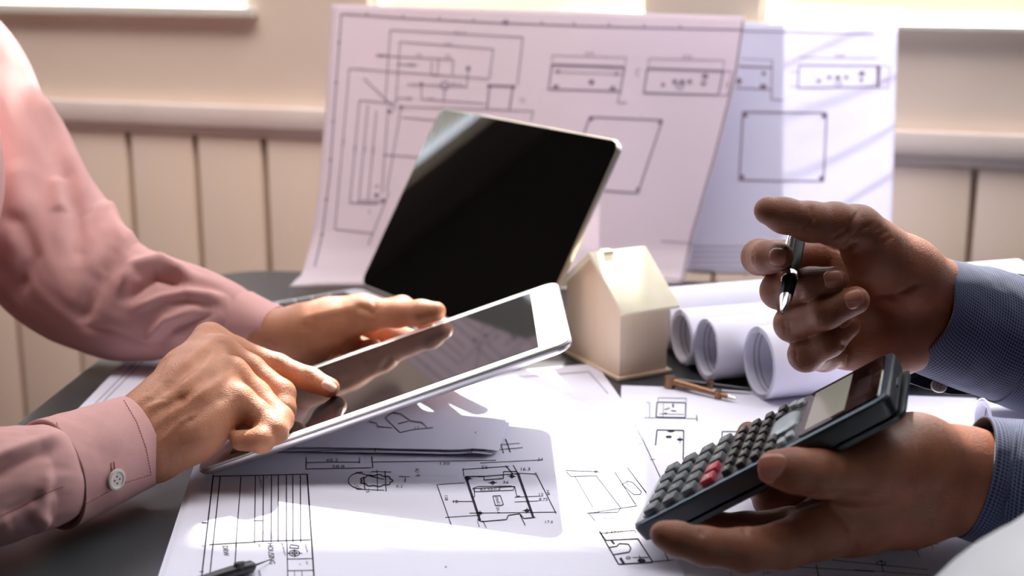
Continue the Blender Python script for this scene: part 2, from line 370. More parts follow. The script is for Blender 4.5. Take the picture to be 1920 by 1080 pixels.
# ------------------------------------------------------------------ ink: print on sheets, laid as thin geometry on the sheet's own surface
FONT = {}
def text_mesh(s):
    if s in FONT: return FONT[s]
    cu = bpy.data.curves.new('t', 'FONT'); cu.body = s; cu.size = 1.0; cu.resolution_u = 2
    o = bpy.data.objects.new('t', cu); link(o)
    dg = bpy.context.evaluated_depsgraph_get(); dg.update()
    me = bpy.data.meshes.new_from_object(o.evaluated_get(dg))
    v = [(p.co.x, p.co.y) for p in me.vertices]; f = [tuple(q.vertices) for q in me.polygons]
    bpy.data.objects.remove(o); bpy.data.curves.remove(cu); bpy.data.meshes.remove(me)
    FONT[s] = (v, f); return v, f
class Ink:
    def __init__(s, fn, sub=40): s.fn = fn; s.v = []; s.f = []; s.sub = sub
    def line(s, x0, y0, x1, y1, w=1.6):
        L = math.hypot(x1 - x0, y1 - y0)
        if L < 1e-6: return
        nx, ny = -(y1 - y0) / L * w / 2, (x1 - x0) / L * w / 2
        n = max(1, int(L / s.sub)); b = len(s.v)
        for i in range(n + 1):
            t = i / n; x, y = x0 + (x1 - x0) * t, y0 + (y1 - y0) * t
            s.v += [s.fn(x + nx, y + ny), s.fn(x - nx, y - ny)]
        s.f += [(b + 2 * i, b + 2 * i + 1, b + 2 * i + 3, b + 2 * i + 2) for i in range(n)]
    def poly(s, *p, w=1.6, close=False):
        p = list(p) + ([p[0]] if close else [])
        for a, b in zip(p, p[1:]): s.line(*a, *b, w)
    def ell(s, cx, cy, rx, ry, w=1.4, a0=0, a1=360, n=20):
        q = [(cx + rx * math.cos(math.radians(a0 + (a1 - a0) * i / n)), cy + ry * math.sin(math.radians(a0 + (a1 - a0) * i / n))) for i in range(n + 1)]
        s.poly(*q, w=w)
    def dot(s, cx, cy, r, ry=None):
        ry = ry or r; b = len(s.v); n = 10
        s.v += [s.fn(cx + r * math.cos(2 * math.pi * i / n), cy + ry * math.sin(2 * math.pi * i / n)) for i in range(n)]
        s.f.append(tuple(range(b, b + n)))
    def text(s, t, x, y, bx, by, ux, uy):
        """baseline vector (bx,by) and up vector (ux,uy) per em"""
        v, f = text_mesh(t); b = len(s.v)
        s.v += [s.fn(x + p[0] * bx + p[1] * ux, y + p[0] * by + p[1] * uy) for p in v]
        s.f += [tuple(i + b for i in q) for q in f]
    def build(s, name, mat, parent): return mesh_obj(name, s.v, s.f, mat, parent)

def on_table(z): return lambda x, y: tab(x, y, z)

# ------------------------------------------------------------------ sheets lying on the table
def sheet_flat(corners, z, th=0.0003, curl=None, n=24):
    """rectangle-like sheet from four corners (pixels mapped on the table), with its own thickness"""
    c = [tab(*q) for q in corners]
    V = []; 
    for j in range(n + 1):
        for i in range(n + 1):
            u, v = i / n, j / n
            p = (c[0] * (1 - u) + c[1] * u) * (1 - v) + (c[3] * (1 - u) + c[2] * u) * v
            dz = curl(u, v) if curl else 0
            V.append((p[0], p[1], T + z + dz))
    top = [(j * (n + 1) + i, j * (n + 1) + i + 1, (j + 1) * (n + 1) + i + 1, (j + 1) * (n + 1) + i) for j in range(n) for i in range(n)]
    N = len(V); V += [(x, y, zz + th) for x, y, zz in V]
    fc = [q[::-1] for q in top] + [tuple(k + N for k in q) for q in top]
    rim = [i for i in range(n + 1)] + [j * (n + 1) + n for j in range(1, n + 1)] + [n * (n + 1) + i for i in range(n - 1, -1, -1)] + [j * (n + 1) for j in range(n - 1, 0, -1)]
    fc += [(rim[k], rim[(k + 1) % len(rim)], rim[(k + 1) % len(rim)] + N, rim[k] + N) for k in range(len(rim))]
    return V, fc
def make_sheet(name, corners, z, label, mat='paper', curl=None, cat='drawing', group=None):
    e = empty(name, tab(*corners[3], z), label, cat, group)
    V, fc = sheet_flat(corners, z, curl=curl)
    o = mesh_obj('sheet', V, fc, M[mat], e, smooth=False)
    return e

# left under-sheet beneath the sleeves
e = make_sheet('drawing_sheet', [(244, 668), (560, 672), (500, 820), (92, 824)], 0.0004, 'white drawing sheet at the table edge, under the sleeve behind the pointing hand')
ik = Ink(on_table(0.0009)); ik.line(262, 672, 130, 806, 1.2); ik.line(270, 676, 145, 802, 1.2); ik.line(262, 673, 270, 676, 1.2); ik.build('print', M['ink_fine'], e)
# right big sheet
e = make_sheet('drawing_sheet', [(1165, 724), (1830, 748), (2080, 1180), (1150, 1170)], 0.0004, 'large white floor plan sheet lying under the calculator hand')
ik = Ink(on_table(0.0009)); L = ik.line
ik.poly((1232, 754), (1286, 755), (1285, 783), (1230, 782), w=2.2, close=True)
ik.line(1246, 768, 1256, 765, 2); ik.line(1258, 770, 1268, 771, 2); ik.dot(1248, 775, 3, 1.5); L(1244, 756, 1243, 781, 1); L(1262, 757, 1262, 764, 3); L(1236, 776, 1282, 777, 1)
ik.poly((1234, 752), (1234, 746), (1287, 747), (1287, 753), w=1); ik.poly((1218, 782), (1218, 755), (1212, 755), w=1); L(1208, 783, 1308, 785, 1); L(1306, 778, 1307, 790, 1.6)
ik.poly((1229, 835), (1232, 806), (1282, 807), (1281, 862), w=2.2); ik.dot(1258, 808, 7, 2.5); ik.dot(1254, 819, 6, 2.5); ik.dot(1275, 824, 6, 2.5); L(1275, 818, 1275, 832, 1)
ik.poly((1352, 860), (1354, 809), (1420, 810), w=2)
ik.poly((1175, 770), (1205, 824), (1236, 890), (1290, 1010), w=1.4); L(1196, 832, 1204, 831, 1); L(1219, 862, 1228, 861, 1)
for y in (975, 988, 1002): L(1330, y - 6, 1640, y + 14, 1.2)
L(1368, 1055, 1372, 1085, 1.2); L(1452, 1060, 1640, 1072, 1.2); L(1530, 1058, 1536, 1085, 1.8); L(1560, 1050, 1740, 1068, 1.2); L(1600, 1068, 1740, 1078, 1)
ik.ell(1652, 1056, 9, 3.5, 1.4); L(1652, 1050, 1656, 1072, 1.6); L(1690, 1019, 1760, 1020, 1)
for x, y in ((1714, 1021), (1717, 1030)): ik.ell(x, y, 6, 2.6, 1.2); L(x - 7, y, x + 7, y, .8); L(x, y - 5, x + 1, y + 5, .8)
L(1742, 1010, 1750, 1030, 1.2); L(1720, 1034, 1724, 1044, 1); L(1690, 1022, 1695, 1034, 1)
ik.text('2.51', 1430, 1076, 9, .6, 0, -8)
ik.build('print', M['ink'], e)
# sheet by the house
e = make_sheet('drawing_sheet', [(800, 712), (1117, 684), (1200, 800), (760, 860)], 0.0010, 'sunlit white sheet with its corner at the foot of the little wooden house')
ik = Ink(on_table(0.0015)); ik.poly((960, 708), (1104, 697), (1140, 738), w=1.2); ik.build('print', M['ink_fine'], e)
# main HOUSING sheet
e = make_sheet('drawing_sheet', [(405, 775), (1150, 780), (1330, 1190), (275, 1190)], 0.0016, 'housing drawing with a ruled title block, lit by the sun in front of the tablet')
for k, (dx, z) in enumerate(((-4, 0.0007), (-9, 0.0001))):
    V, fc = sheet_flat([(405 + dx, 775), (1142, 780), (1320, 1190), (275 + dx * 1.5, 1190)], z + 0.0001); mesh_obj('sheet', V, fc, M['paper'], e)
ik = Ink(on_table(0.0021)); L = ik.line
L(400, 890, 376, 1100, 2.6); L(413, 893, 391, 1100, 2.2)                       # frame and block left
L(400, 893, 577, 889, 1.6); L(576, 889, 590, 1100, 2.8)
for x, xb in ((452, 442), ): L(x, 893, xb, 1026, 1.8)
L(479, 892, 477, 1018, 1.8)
for i, x in enumerate((494, 509, 522, 537, 549, 563)): L(x, 891, x + (x - 470) * 0.03 - 2, 1016, 2.0)
L(476, 976, 492, 976, 1.4); L(476, 1015, 582, 1012, 1.5); L(392, 1021, 478, 1016, 1.5); L(443, 1020, 438, 1100, 1.8)
L(538, 1016, 540, 1100, 1.8); L(540, 1048, 586, 1047, 1.2); L(540, 1070, 587, 1069, 1.2); L(552, 1071, 553, 1100, 1.2); L(566, 1071, 567, 1100, 1.2)
def vt(t, x, y, h=10, wd=1.0): ik.text(t, x, y, 1.0, h * wd * 0.75, h * 1.25, -0.6)
vt('DRW', 417, 1023, 12, 0.9); vt('HOUSING', 501, 1018, 12.5, 0.95)
vt('modification', 484, 893, 5.5, 1.1); vt('nr.', 498, 893, 5, 1); vt('1', 513, 893, 5); vt('date', 480, 978, 5, 1.1); vt('name', 480, 999, 5, 1.1)
vt('drawn', 493, 996, 5, 1.1); vt('Trupong', 507, 996, 5, 1.1); vt('p/n', 484, 1020, 5.5, 1); vt('mat. description', 527, 1017, 4.6, 1.1)
vt('projection', 571, 1019, 4.6, 1.1); vt('scale', 573, 1052, 4.6, 1); vt('1:1', 560, 1056, 5, 1); vt('2', 379, 1022, 8); vt('project', 484, 1070, 5.5, 1)
ik.poly((545, 1021), (560, 1023), (560, 1028), (543, 1027), w=1.4, close=True); ik.ell(552, 1037, 10, 5.5, 1.4); ik.ell(552, 1037, 5, 2.8, 1.2); L(538, 1037, 567, 1037, 1); L(552, 1029, 553, 1045, 1)
L(378, 980, 388, 980, 2); L(374, 1072, 382, 1072, 1.6)
ik.text('48.3', 610, 866, 14, 0, 1, -9); ik.text('58.8', 622, 878, 14, 0, 1, -9); L(574, 857, 574, 880, 1.8); L(574, 867, 675, 866, 1.2); L(574, 879, 697, 877, 1.2); L(697, 856, 699, 877, 2); L(674, 858, 674, 868, 1.6); L(699, 866, 930, 863, 1.2)
ik.text('130', 822, 872, 14, 0, 1, -9)
# round view A
q = [(706 + (29 + 2.2 * math.cos(9 * a)) * math.cos(a), 901 + (10.5 + 1.2 * math.cos(9 * a)) * math.sin(a)) for a in [i * 2 * math.pi / 60 for i in range(61)]]
ik.poly(*q, w=2); ik.ell(682, 901, 29, 16, 1.6, 95, 265, 16); L(722, 883, 724, 921, 1.8); L(707, 881, 708, 921, 1.4); L(667, 885, 720, 899, 1.4); L(668, 917, 720, 919, 1.2); L(682, 894, 684, 918, 2)
L(697, 884, 733, 885, 1); L(748, 893, 768, 894, 1); L(760, 896, 760, 904, 1.4)
ik.text('0.2', 742, 914, 11, 0.2, 1, -7); ik.text('135°', 662, 908, 6, 6, 6, -4); ik.text('35', 686, 915, 0.5, 9, 9, 0); vt('A(1:4)', 778, 878, 9, 0.95)
# body view
L(873, 893, 900, 976, 4.5); L(971, 887, 1000, 970, 4.5); L(896, 894, 970, 888, 1.6); ik.poly((873, 893), (908, 893), (907, 900), (944, 897), (944, 884), (968, 884), (971, 888), w=1.6)
ik.poly((895, 974), (903, 978), (950, 974), (953, 966), (975, 963), (982, 972), (1004, 970), w=1.8); ik.poly((884, 932), (890, 932), (889, 916), (965, 912), (969, 930), (975, 930), w=1.4)
ik.poly((886, 916), (896, 912), (958, 911), (965, 914), (962, 919), (892, 922), w=1.2, close=True); ik.text('62.5±0.2', 900, 920, 11, -0.4, .6, -7)
ik.poly((924, 930), (938, 929), (944, 946), (938, 948), (929, 948), w=1.4, close=True); ik.text('Ø4±0.2', 928, 931, 1.5, 5, 8, -0.5); ik.text('21.6', 930, 951, 2, 7, 8, -0.5)
for x, y in ((878, 897), (900, 962), (960, 893), (988, 957), (924, 905)): ik.ell(x, y, 4, 2, 1.4); L(x - 8, y, x + 8, y, 1); L(x, y - 5, x, y + 5, 1)
L(819, 908, 846, 984, 1.6); L(822, 908, 872, 905, 1); L(848, 940, 886, 940, 1.2); ik.text('12', 847, 943, 12, 0, .8, -8); ik.text('118', 833, 928, 1, 7, 9, -.6)
L(868, 880, 955, 874, 1.2); L(868, 878, 870, 893, 1.6); ik.text('56', 902, 879, 13, 0, .8, -9); ik.text('36', 942, 907, 12, 0, .8, -8); ik.text('16.3', 974, 882, 12, 0, .8, -8)
L(948, 873, 962, 889, 1.8); L(962, 872, 972, 889, 1.8); L(1004, 886, 1043, 963, 1.6); L(972, 887, 1006, 889, 1.1); ik.text('12', 1008, 930, 11, 0, .8, -8); ik.text('8.75', 1010, 939, 10, 0, .8, -8); ik.text('168', 1024, 918, 1.5, 7, 8, -.6)
L(965, 932, 1016, 930, 1); L(965, 941, 1010, 939, 1); L(880, 962, 1043, 960, 1.2); L(835, 970, 895, 966, 1.1); L(975, 965, 985, 985, 1.6); L(905, 976, 912, 990, 1.3); L(895, 977, 899, 988, 1.2); ik.text('17.5', 1020, 981, 10, 0, .8, -7)
L(936, 822, 944, 850, 1.6); L(948, 823, 957, 848, 2); L(935, 834, 974, 831, 1); L(937, 843, 980, 839, 1); ik.text('54', 1008, 864, 10, 0, .8, -8); L(900, 868, 1018, 862, 1.1)
# right faint drawing
L(1060, 882, 1120, 884, 1.4); ik.poly((1062, 884), (1070, 893), (1118, 892), (1164, 952), (1158, 960), (1100, 962), w=1.4); L(1078, 893, 1112, 952, 1.2)
ik.poly((1166, 908), (1176, 902), (1186, 904), (1203, 922), (1200, 927), (1188, 927), w=1.3, close=True); ik.text('R4±0.2', 1172, 906, 4, 4, 6, -4); L(1152, 884, 1192, 946, 1.6); L(1176, 876, 1212, 924, 1.6); L(1104, 962, 1195, 948, 1.2)
ik.ell(1118, 884, 4, 1.5, 1); L(1104, 962, 1116, 977, 1.4); ik.text('70.70', 1130, 974, 10, 0, .8, -7)
ik.poly((1124, 1000), (1190, 994), (1193, 999), w=1.2); ik.text('3|40±0.', 1134, 1001, 12, -.3, .8, -8)
ik.poly((1124, 996), (1160, 1058), (1224, 1054), (1196, 1010), (1136, 1013), w=2.4, close=True)
ik.poly((1143, 1026), (1157, 1024), (1161, 1019), (1178, 1020), (1183, 1028), (1180, 1035), (1150, 1040), w=2.2); ik.ell(1178, 1046, 4, 2, 1.4); ik.dot(1203, 1051, 8, 4); L(1186, 1045, 1216, 1045, 1.2); L(1199, 1040, 1200, 1054, 1.2); L(1146, 1013, 1152, 1020, 4); L(1163, 1046, 1170, 1057, 5); L(1240, 1024, 1254, 1052, 1.6); L(1224, 1053, 1262, 1050, 1.2)
ik.dot(836, 1063, 1.6)
ik.build('print', M['ink'], e)
# stack with a curled corner under the tablet
def curl3(u, v): return 0.0012 * math.exp(-((u - 0.93) / 0.05) ** 2) * (v ** 2) + 0.0045 * max(0, (v - .55) / .45) * max(0, (u - .2)) ** 0.5 * 0.3
e = make_sheet('drawing_stack', [(500, 735), (968, 742), (928, 861), (455, 848)], 0.0046, 'small stack of drawings with a curled corner, in the shadow of the raised tablet', curl=curl3)
for k, (dx, dy, z) in enumerate(((8, -3, 0.0036), (-5, 2, 0.0028))):
    V, fc = sheet_flat([(500 + dx, 735), (968 + dx, 742), (926 + dx, 862 + dy), (455 + dx, 850 + dy)], z, curl=curl3); mesh_obj('sheet', V, fc, M['paper'], e)
def s3(x, y):
    u = (x - 470) / 470; v = (y - 738) / 122
    p = tab(x, y, 0.0052); return (p[0], p[1], T + 0.0054 + curl3(max(0, min(1, u)), max(0, min(1, v))))
ik = Ink(s3); L = ik.line
L(520, 848, 700, 845, 1.4); L(700, 845, 884, 852, 1.4); L(884, 852, 892, 811, 2); L(703, 843, 703, 849, 2)
ik.poly((722, 784), (735, 774), (752, 776), (770, 790), (790, 792), (800, 802), w=1.6); ik.poly((722, 784), (750, 812), (775, 806), (812, 802), w=1.6); L(746, 795, 766, 790, 1.4); ik.poly((690, 790), (706, 794), (708, 800), (735, 803), w=1.4); ik.text('12', 775, 806, 11, -1, 1, -8)
ik.build('print', M['ink'], e)

# ------------------------------------------------------------------ standing drawings
def interp(x, xs, ys): return float(np.interp(x, xs, ys))
FT = dict(y=[0, 20, 300, 470, 515, 540], Y=[1.452, 1.450, 1.385, 1.345, 1.325, 1.285])
def frontY(px, py):
    return interp(py, FT['y'], FT['Y']) - 0.016 * max(0, (px - 1150) / 250) ** 2 + 0.004 * math.sin(px / 90.0) - 0.018 * max(0, (720 - px) / 140) ** 2 * max(0, (py - 430) / 100)
def rearY(px, py): return 1.375 + (540 - py) / 500 * 0.10 + 0.003 * math.sin(px / 60 + py / 80)
def standing(name, left, right, ytop, ybot, Yf, label, mat, nu=60, nv=50, th=0.0004):
    V = []
    for j in range(nv + 1):
        v = j / nv
        for i in range(nu + 1):
            u = i / nu
            yt = ytop[0] * (1 - u) + ytop[1] * u; yb = ybot[0] * (1 - u) + ybot[1] * u
            y = yt + (yb - yt) * v
            x0 = interp(y, [q[1] for q in left], [q[0] for q in left]); x1 = interp(y, [q[1] for q in right], [q[0] for q in right])
            x = x0 + (x1 - x0) * u
            V.append(atY(x, y, Yf(x, y)))
    n = nu + 1
    q = [(j * n + i, j * n + i + 1, (j + 1) * n + i + 1, (j + 1) * n + i) for j in range(nv) for i in range(nu)]
    N = len(V); V = V + [p + np.array([0, th, 0]) for p in V]
    zmin = min(p[2] for p in V)
    fc = [a[::-1] for a in q] + [tuple(k + N for k in a) for a in q]
    rim = [i for i in range(n)] + [j * n + nu for j in range(1, nv + 1)] + [nv * n + i for i in range(nu - 1, -1, -1)] + [j * n for j in range(nv - 1, 0, -1)]
    fc += [(rim[k], rim[(k + 1) % len(rim)], rim[(k + 1) % len(rim)] + N, rim[k] + N) for k in range(len(rim))]
    e = empty(name, (float(V[0][0] + V[nu][0]) / 2, 1.34, T), label, 'drawing')
    V = np.array(V); V[:, 2] = np.maximum(V[:, 2], T + 0.0006)
    o = mesh_obj('sheet', V, fc, M[mat], e, smooth=True); return e
fs = standing('standing_drawing', [(622, 8), (610, 200), (598, 350), (584, 450), (566, 515), (542, 536)], [(1398, 28), (1382, 150), (1347, 290), (1307, 420), (1280, 536)], (8, 30), (537, 533), frontY,
              'pinkish drawing sheet propped upright behind the laptop and the wooden house', 'thin_paper')
rs = standing('standing_drawing', [(1130, 30), (1130, 540)], [(1684, 50), (1672, 415), (1668, 540)], (33, 52), (538, 538), rearY,
              'crinkled white drawing sheet standing behind the pen hand, half of it sunlit', 'crinkled_paper')
ik = Ink(lambda x, y: atY(x, y, frontY(x, y) - 0.0007), 20); L = ik.line
bl = [(640, 26), (628, 190), (618, 330), (604, 440), (590, 500)]
ik.poly(*bl, w=2.6); ik.poly((640, 26), (760, 34), (940, 43), (1100, 49), (1395, 56), w=2.6); ik.poly((1393, 40), (1378, 140), (1340, 290), (1297, 440), (1278, 528), w=2.6)
for i, x in enumerate((688, 756, 824, 888, 1016, 1076, 1142, 1208, 1275)): y = interp(x, [640, 940, 1395], [26, 43, 56]); L(x, y - 5, x, y + 2, 3)
for y in (80, 155, 228, 300, 374, 440): x = interp(y, [q[1] for q in bl], [q[0] for q in bl]); L(x - 4, y, x + 3, y, 3)
ik.dot(948, 42, 7, 5)
g = [((732, 56), (980, 70)), ((732, 56), (722, 195)), ((980, 70), (970, 160)), ((750, 78), (925, 92)), ((750, 78), (742, 195)), ((925, 92), (918, 145)), ((705, 104), (850, 112)), ((744, 120), (782, 122)),
     ((850, 112), (848, 140)), ((822, 110), (820, 140)), ((810, 115), (808, 140)), ((808, 141), (822, 142)), ((655, 128), (918, 148)), ((655, 128), (628, 430)), ((770, 158), (875, 163)), ((875, 163), (878, 124)), ((834, 164), (832, 192)), ((790, 160), (790, 186)), ((790, 186), (910, 194)),
     ((682, 146), (742, 205)), ((742, 184), (772, 184)), ((674, 188), (740, 194)), ((674, 188), (656, 380)), ((690, 196), (672, 382)), ((706, 208), (690, 376)), ((728, 200), (716, 362)), ((752, 200), (725, 360)), ((656, 380), (708, 382)), ((628, 430), (700, 437)), ((718, 290), (790, 295)), ((752, 200), (1000, 208)), ((755, 220), (820, 226)), ((1000, 208), (996, 226)), ((730, 360), (690, 460)), ((672, 376), (720, 378))]
for a, b in g: L(*a, *b, 1.9)
ik.poly((916, 160), (966, 162), w=4); L(918, 160, 913, 205, 3); L(962, 162, 955, 206, 3)
for x, y in ((918, 161), (962, 163), (730, 209), (752, 201), (790, 158), (706, 366), (718, 376), (878, 128)): ik.dot(x, y, 5, 4)
ik.ell(834, 160, 8, 7, 2)
for t, x, y in (('620.0', 850, 64), ('480', 832, 86), ('128.5', 704, 106), ('96', 780, 106), ('100', 762, 124), ('32', 834, 108), ('R10', 764, 162), ('Ø14', 846, 160), ('45', 762, 188), ('60', 802, 188), ('22', 974, 190), ('18', 700, 352), ('5', 690, 400)): ik.text(t, x, y, 11, .6, 0, -9)
for x, y in ((646, 272), (668, 284), (686, 286), (702, 288)): ik.text('300', x, y, .5, -8, -8, 0)
def plate(o, w_, h_, sk, th=2.6): ik.poly(o, (o[0] + w_, o[1] + 5), (o[0] + w_ - sk, o[1] + h_ + 4), (o[0] - sk * .8, o[1] + h_), w=th, close=True)
plate((1035, 121), 136, 46, 8, 3); L(1036, 121, 1170, 126, 5); L(1036, 104, 1174, 108, 1.4); L(1036, 104, 1034, 120, 1.4); L(1174, 108, 1172, 124, 1.4); L(1040, 134, 1166, 139, 1.5); ik.text('500', 1096, 103, 12, .5, 0, -9)
for x, y in ((1042, 163), (1109, 154), (1149, 166)): ik.dot(x, y, 6, 5)
for x, y in ((1046, 134), (1156, 138)): ik.dot(x, y, 3.5)
ik.poly((1164, 170), (1158, 192), (1176, 193), w=2)
plate((1214, 128), 142, 46, 9, 3); L(1214, 128, 1358, 133, 4); L(1217, 110, 1358, 113, 1.4); L(1217, 110, 1215, 127, 1.4); L(1358, 113, 1356, 130, 1.4); ik.text('620', 1280, 109, 12, .5, 0, -9)
for x, y, r_ in ((1243, 159, 4), (1265, 153, 5), (1279, 154, 6), (1293, 153, 5), (1322, 143, 6.5), (1319, 156, 5)): ik.dot(x, y, r_, r_ * .85)
ik.ell(1275, 162, 6, 5, 1.6); ik.ell(1198, 136, 5, 6, 1.6, 90, 300); ik.poly((1358, 133), (1373, 134), (1364, 179), (1350, 178), w=1.4); ik.text('70', 1366, 164, .8, -9, -8, 0)
ik.poly((1106, 219), (1242, 225), (1196, 362), (1060, 352), w=3, close=True)
for x, y in ((1108, 223), (1238, 230), (1196, 356)): ik.dot(x, y, 4.5)
L(1240, 452, 1300, 456, 1.5); L(1205, 520, 1280, 524, 2)
ik.build('print', M['ink_blur'], fs)
ik = Ink(lambda x, y: atY(x, y, rearY(x, y) - 0.0007), 20); L = ik.line
L(1380, 58, 1640, 64, 2); L(1380, 124, 1448, 127, 3.5); L(1448, 112, 1446, 186, 2); L(1390, 110, 1448, 113, 1.4); L(1380, 165, 1446, 168, 2.4); ik.dot(1385, 152, 6); ik.dot(1431, 163, 7, 6); ik.dot(1432, 138, 4); ik.poly((1446, 186), (1468, 188), w=2)
ik.poly((1498, 122), (1650, 124), (1648, 163), (1496, 165), w=2.6, close=True); L(1646, 122, 1646, 165, 5); L(1500, 108, 1646, 109, 1.4); L(1480, 135, 1496, 135, 1.4); L(1480, 162, 1496, 162, 1.4)
for x, y, r_ in ((1535, 152, 4), (1555, 145, 4), (1571, 146, 5), (1587, 145, 4), (1616, 138, 6), (1615, 150, 4)): ik.dot(x, y, r_, r_ * .85)
ik.ell(1572, 157, 6, 4, 1.4); ik.poly((1650, 124), (1668, 125), (1666, 166), (1650, 165), w=1.4); ik.text('70', 1662, 155, .6, -9, -9, 0); ik.text('620', 1565, 107, 12, .2, 0, -9)
ik.poly((1393, 210), (1550, 212), (1544, 340), (1386, 338), w=3.2, close=True)
for x, y in ((1397, 216), (1545, 218), (1540, 334), (1391, 332)): ik.dot(x, y, 5, 5)
for k in range(6): L(1296, 462 + k * 10, 1470, 463 + k * 10, 1.6)
L(1400, 462, 1397, 520, 1.4)
ik.build('print', M['ink_blur'], rs)

# ------------------------------------------------------------------ rolled drawings
def roll(cx, cy, d, R, yaw, length, label, seed=0, turns=2.6, tilt=0.0):
    rn = random.Random(seed)
    c0 = tab(cx, cy); c0 = np.array([c0[0], c0[1], T + R + d + 0.0008])
    ax = np.array([math.cos(yaw) * math.cos(tilt), math.sin(yaw) * math.cos(tilt), math.sin(tilt)]); a = np.array([-math.sin(yaw), math.cos(yaw), 0]); b = np.cross(ax, a)
    n = int(72 * turns); V = []; inner = []
    rows = [0, 0.002, 0.1, 0.5, 1.0]
    for j, t in enumerate(rows):
        for k in range(n + 1):
            th = 2 * math.pi * turns * k / n; r_ = R - 0.0016 * (turns - th / (2 * math.pi)) - 0.0004 * rn.random()*0
            rr = r_ * (1 + 0.02 * math.sin(2 * th + seed))
            ph = th + seed
            V.append(c0 + ax * (length * t) + (a * math.cos(ph) + b * math.sin(ph)) * rr)
    f = [(j * (n + 1) + k, j * (n + 1) + k + 1, (j + 1) * (n + 1) + k + 1, (j + 1) * (n + 1) + k) for j in range(len(rows) - 1) for k in range(n)]
    e = empty('rolled_drawing', (c0[0], c0[1], T), label, 'rolled paper', 'rolled drawings beside the wooden house')
    o = mesh_obj('sheet', V, f, M['paper'], e, smooth=True)
    md = o.modifiers.new('thick', 'SOLIDIFY'); md.thickness = 0.0005; md.offset = 0
    W = []; g = []
    for off, wd in ((0.007, 0.0006), (0.011, 0.0006), (0.022, 0.0010), (0.034, 0.0006)):
        b0 = len(W); m_ = 72
        for k in range(m_ + 1):
            th = 2 * math.pi * k / m_; rr = (R - 0.0016 * turns - 0.0001) * 1.0 * (1 + 0.02 * math.sin(2 * th + seed)) + 0.0016 * k / m_ - 0.0006
            for q in (off, off + wd): W.append(c0 + ax * q + (a * math.cos(th + seed) + b * math.sin(th + seed)) * rr)
        g += [(b0 + 2 * k, b0 + 2 * k + 1, b0 + 2 * k + 3, b0 + 2 * k + 2) for k in range(m_)]
    mesh_obj('print', W, g, M['ink_fine'], e, smooth=True)
    return e
ry = math.radians(17)
roll(1420, 746, 0, 0.0265, ry, 0.34, 'rolled drawing nearest the camera, its open end beside the divider', 1)
roll(1322, 713, 0, 0.0240, ry, 0.34, 'rolled drawing between the nearest roll and the one touching the house', 2.4)
roll(1276, 684, 0, 0.0220, ry, 0.34, 'rolled drawing whose open end touches the wooden house', 0.6)
roll(1235, 655, 0, 0.0255, ry, 0.34, 'rolled drawing farthest back, half hidden behind the house roof', 1.9)
roll(1838, 838, 0, 0.0165, math.radians(5), 0.25, 'thin paper roll between the two navy cuffs', 1.4)

# ------------------------------------------------------------------ little wooden house
C0 = tab(1161, 713); Cl = tab(1061, 661); Cr = tab(1259, 703)
a = Vector((Cl - C0)); Lg = a.length; a.normalize(); b = Vector((a.y, -a.x, 0)); b = b if b.x > 0 else -b
b = (b * 0.8 + Vector((Cr - C0)).normalized() * 0.2); b.z = 0; b.normalize()
Wd = (Vector(Cr) - Vector(C0)).length * 1.0
HM = frame(C0, a, None, (0, 0, 1)); yv = HM.col[1].to_3d(); sgn = 1 if yv.dot(b) > 0 else -1
hs = empty('model_house', mat=HM, label='small pale wooden model house with a pitched roof beside the paper rolls', cat='model')
He, Ha = 0.0590, 0.0930
def hb(pts): return [(x, y * sgn, z) for x, y, z in pts]
g = 0.003
mb = MB(); prof = [(0, g), (Lg, g), (Lg, He), (Lg / 2, Ha - 0.004), (0, He)]
mb.add(hb([(x, 0, z) for x, z in prof] + [(x, Wd, z) for x, z in prof]), [(0, 1, 2, 3, 4), (9, 8, 7, 6, 5)] + [(i, (i + 1) % 5, (i + 1) % 5 + 5, i + 5) for i in range(5)])
mb.build('body', M['wood'], hs, local=True, bevel=0.0006)
def roofside(name, x0, z0, x1, z1, t=0.0030, ov=0.004, y0=-0.004):
    d = Vector((x1 - x0, 0, z1 - z0)).normalized(); n = Vector((-d.z, 0, d.x)); n = n if n.z > 0 else -n
    p = Vector((x0, 0, z0)) - d * 0.010 ; q = Vector((x1, 0, z1)) + d * 0.001
    vv = [p, q, q + n * t, p + n * t]
    m_ = MB(); m_.add(hb([(v.x, y0, v.z) for v in vv] + [(v.x, Wd + ov, v.z) for v in vv]), [(0, 1, 2, 3), (7, 6, 5, 4)] + [(i, (i + 1) % 4, (i + 1) % 4 + 4, i + 4) for i in range(4)])
    return m_.build(name, M['wood_roof'], hs, local=True, bevel=0.0005)
roofside('roof_panel', 0, He, Lg / 2, Ha - 0.004); roofside('roof_panel', Lg, He, Lg / 2, Ha - 0.004)
m_ = MB(); m_.add(hb([(-0.003, -0.003, 0), (Lg + .003, -0.003, 0), (Lg + .003, Wd + .003, 0), (-0.003, Wd + .003, 0), (-0.003, -0.003, g), (Lg + .003, -0.003, g), (Lg + .003, Wd + .003, g), (-0.003, Wd + .003, g)]),
                [(0, 3, 2, 1), (4, 5, 6, 7), (0, 1, 5, 4), (1, 2, 6, 5), (2, 3, 7, 6), (3, 0, 4, 7)]); m_.build('base', M['wood'], hs, local=True, bevel=0.0005)
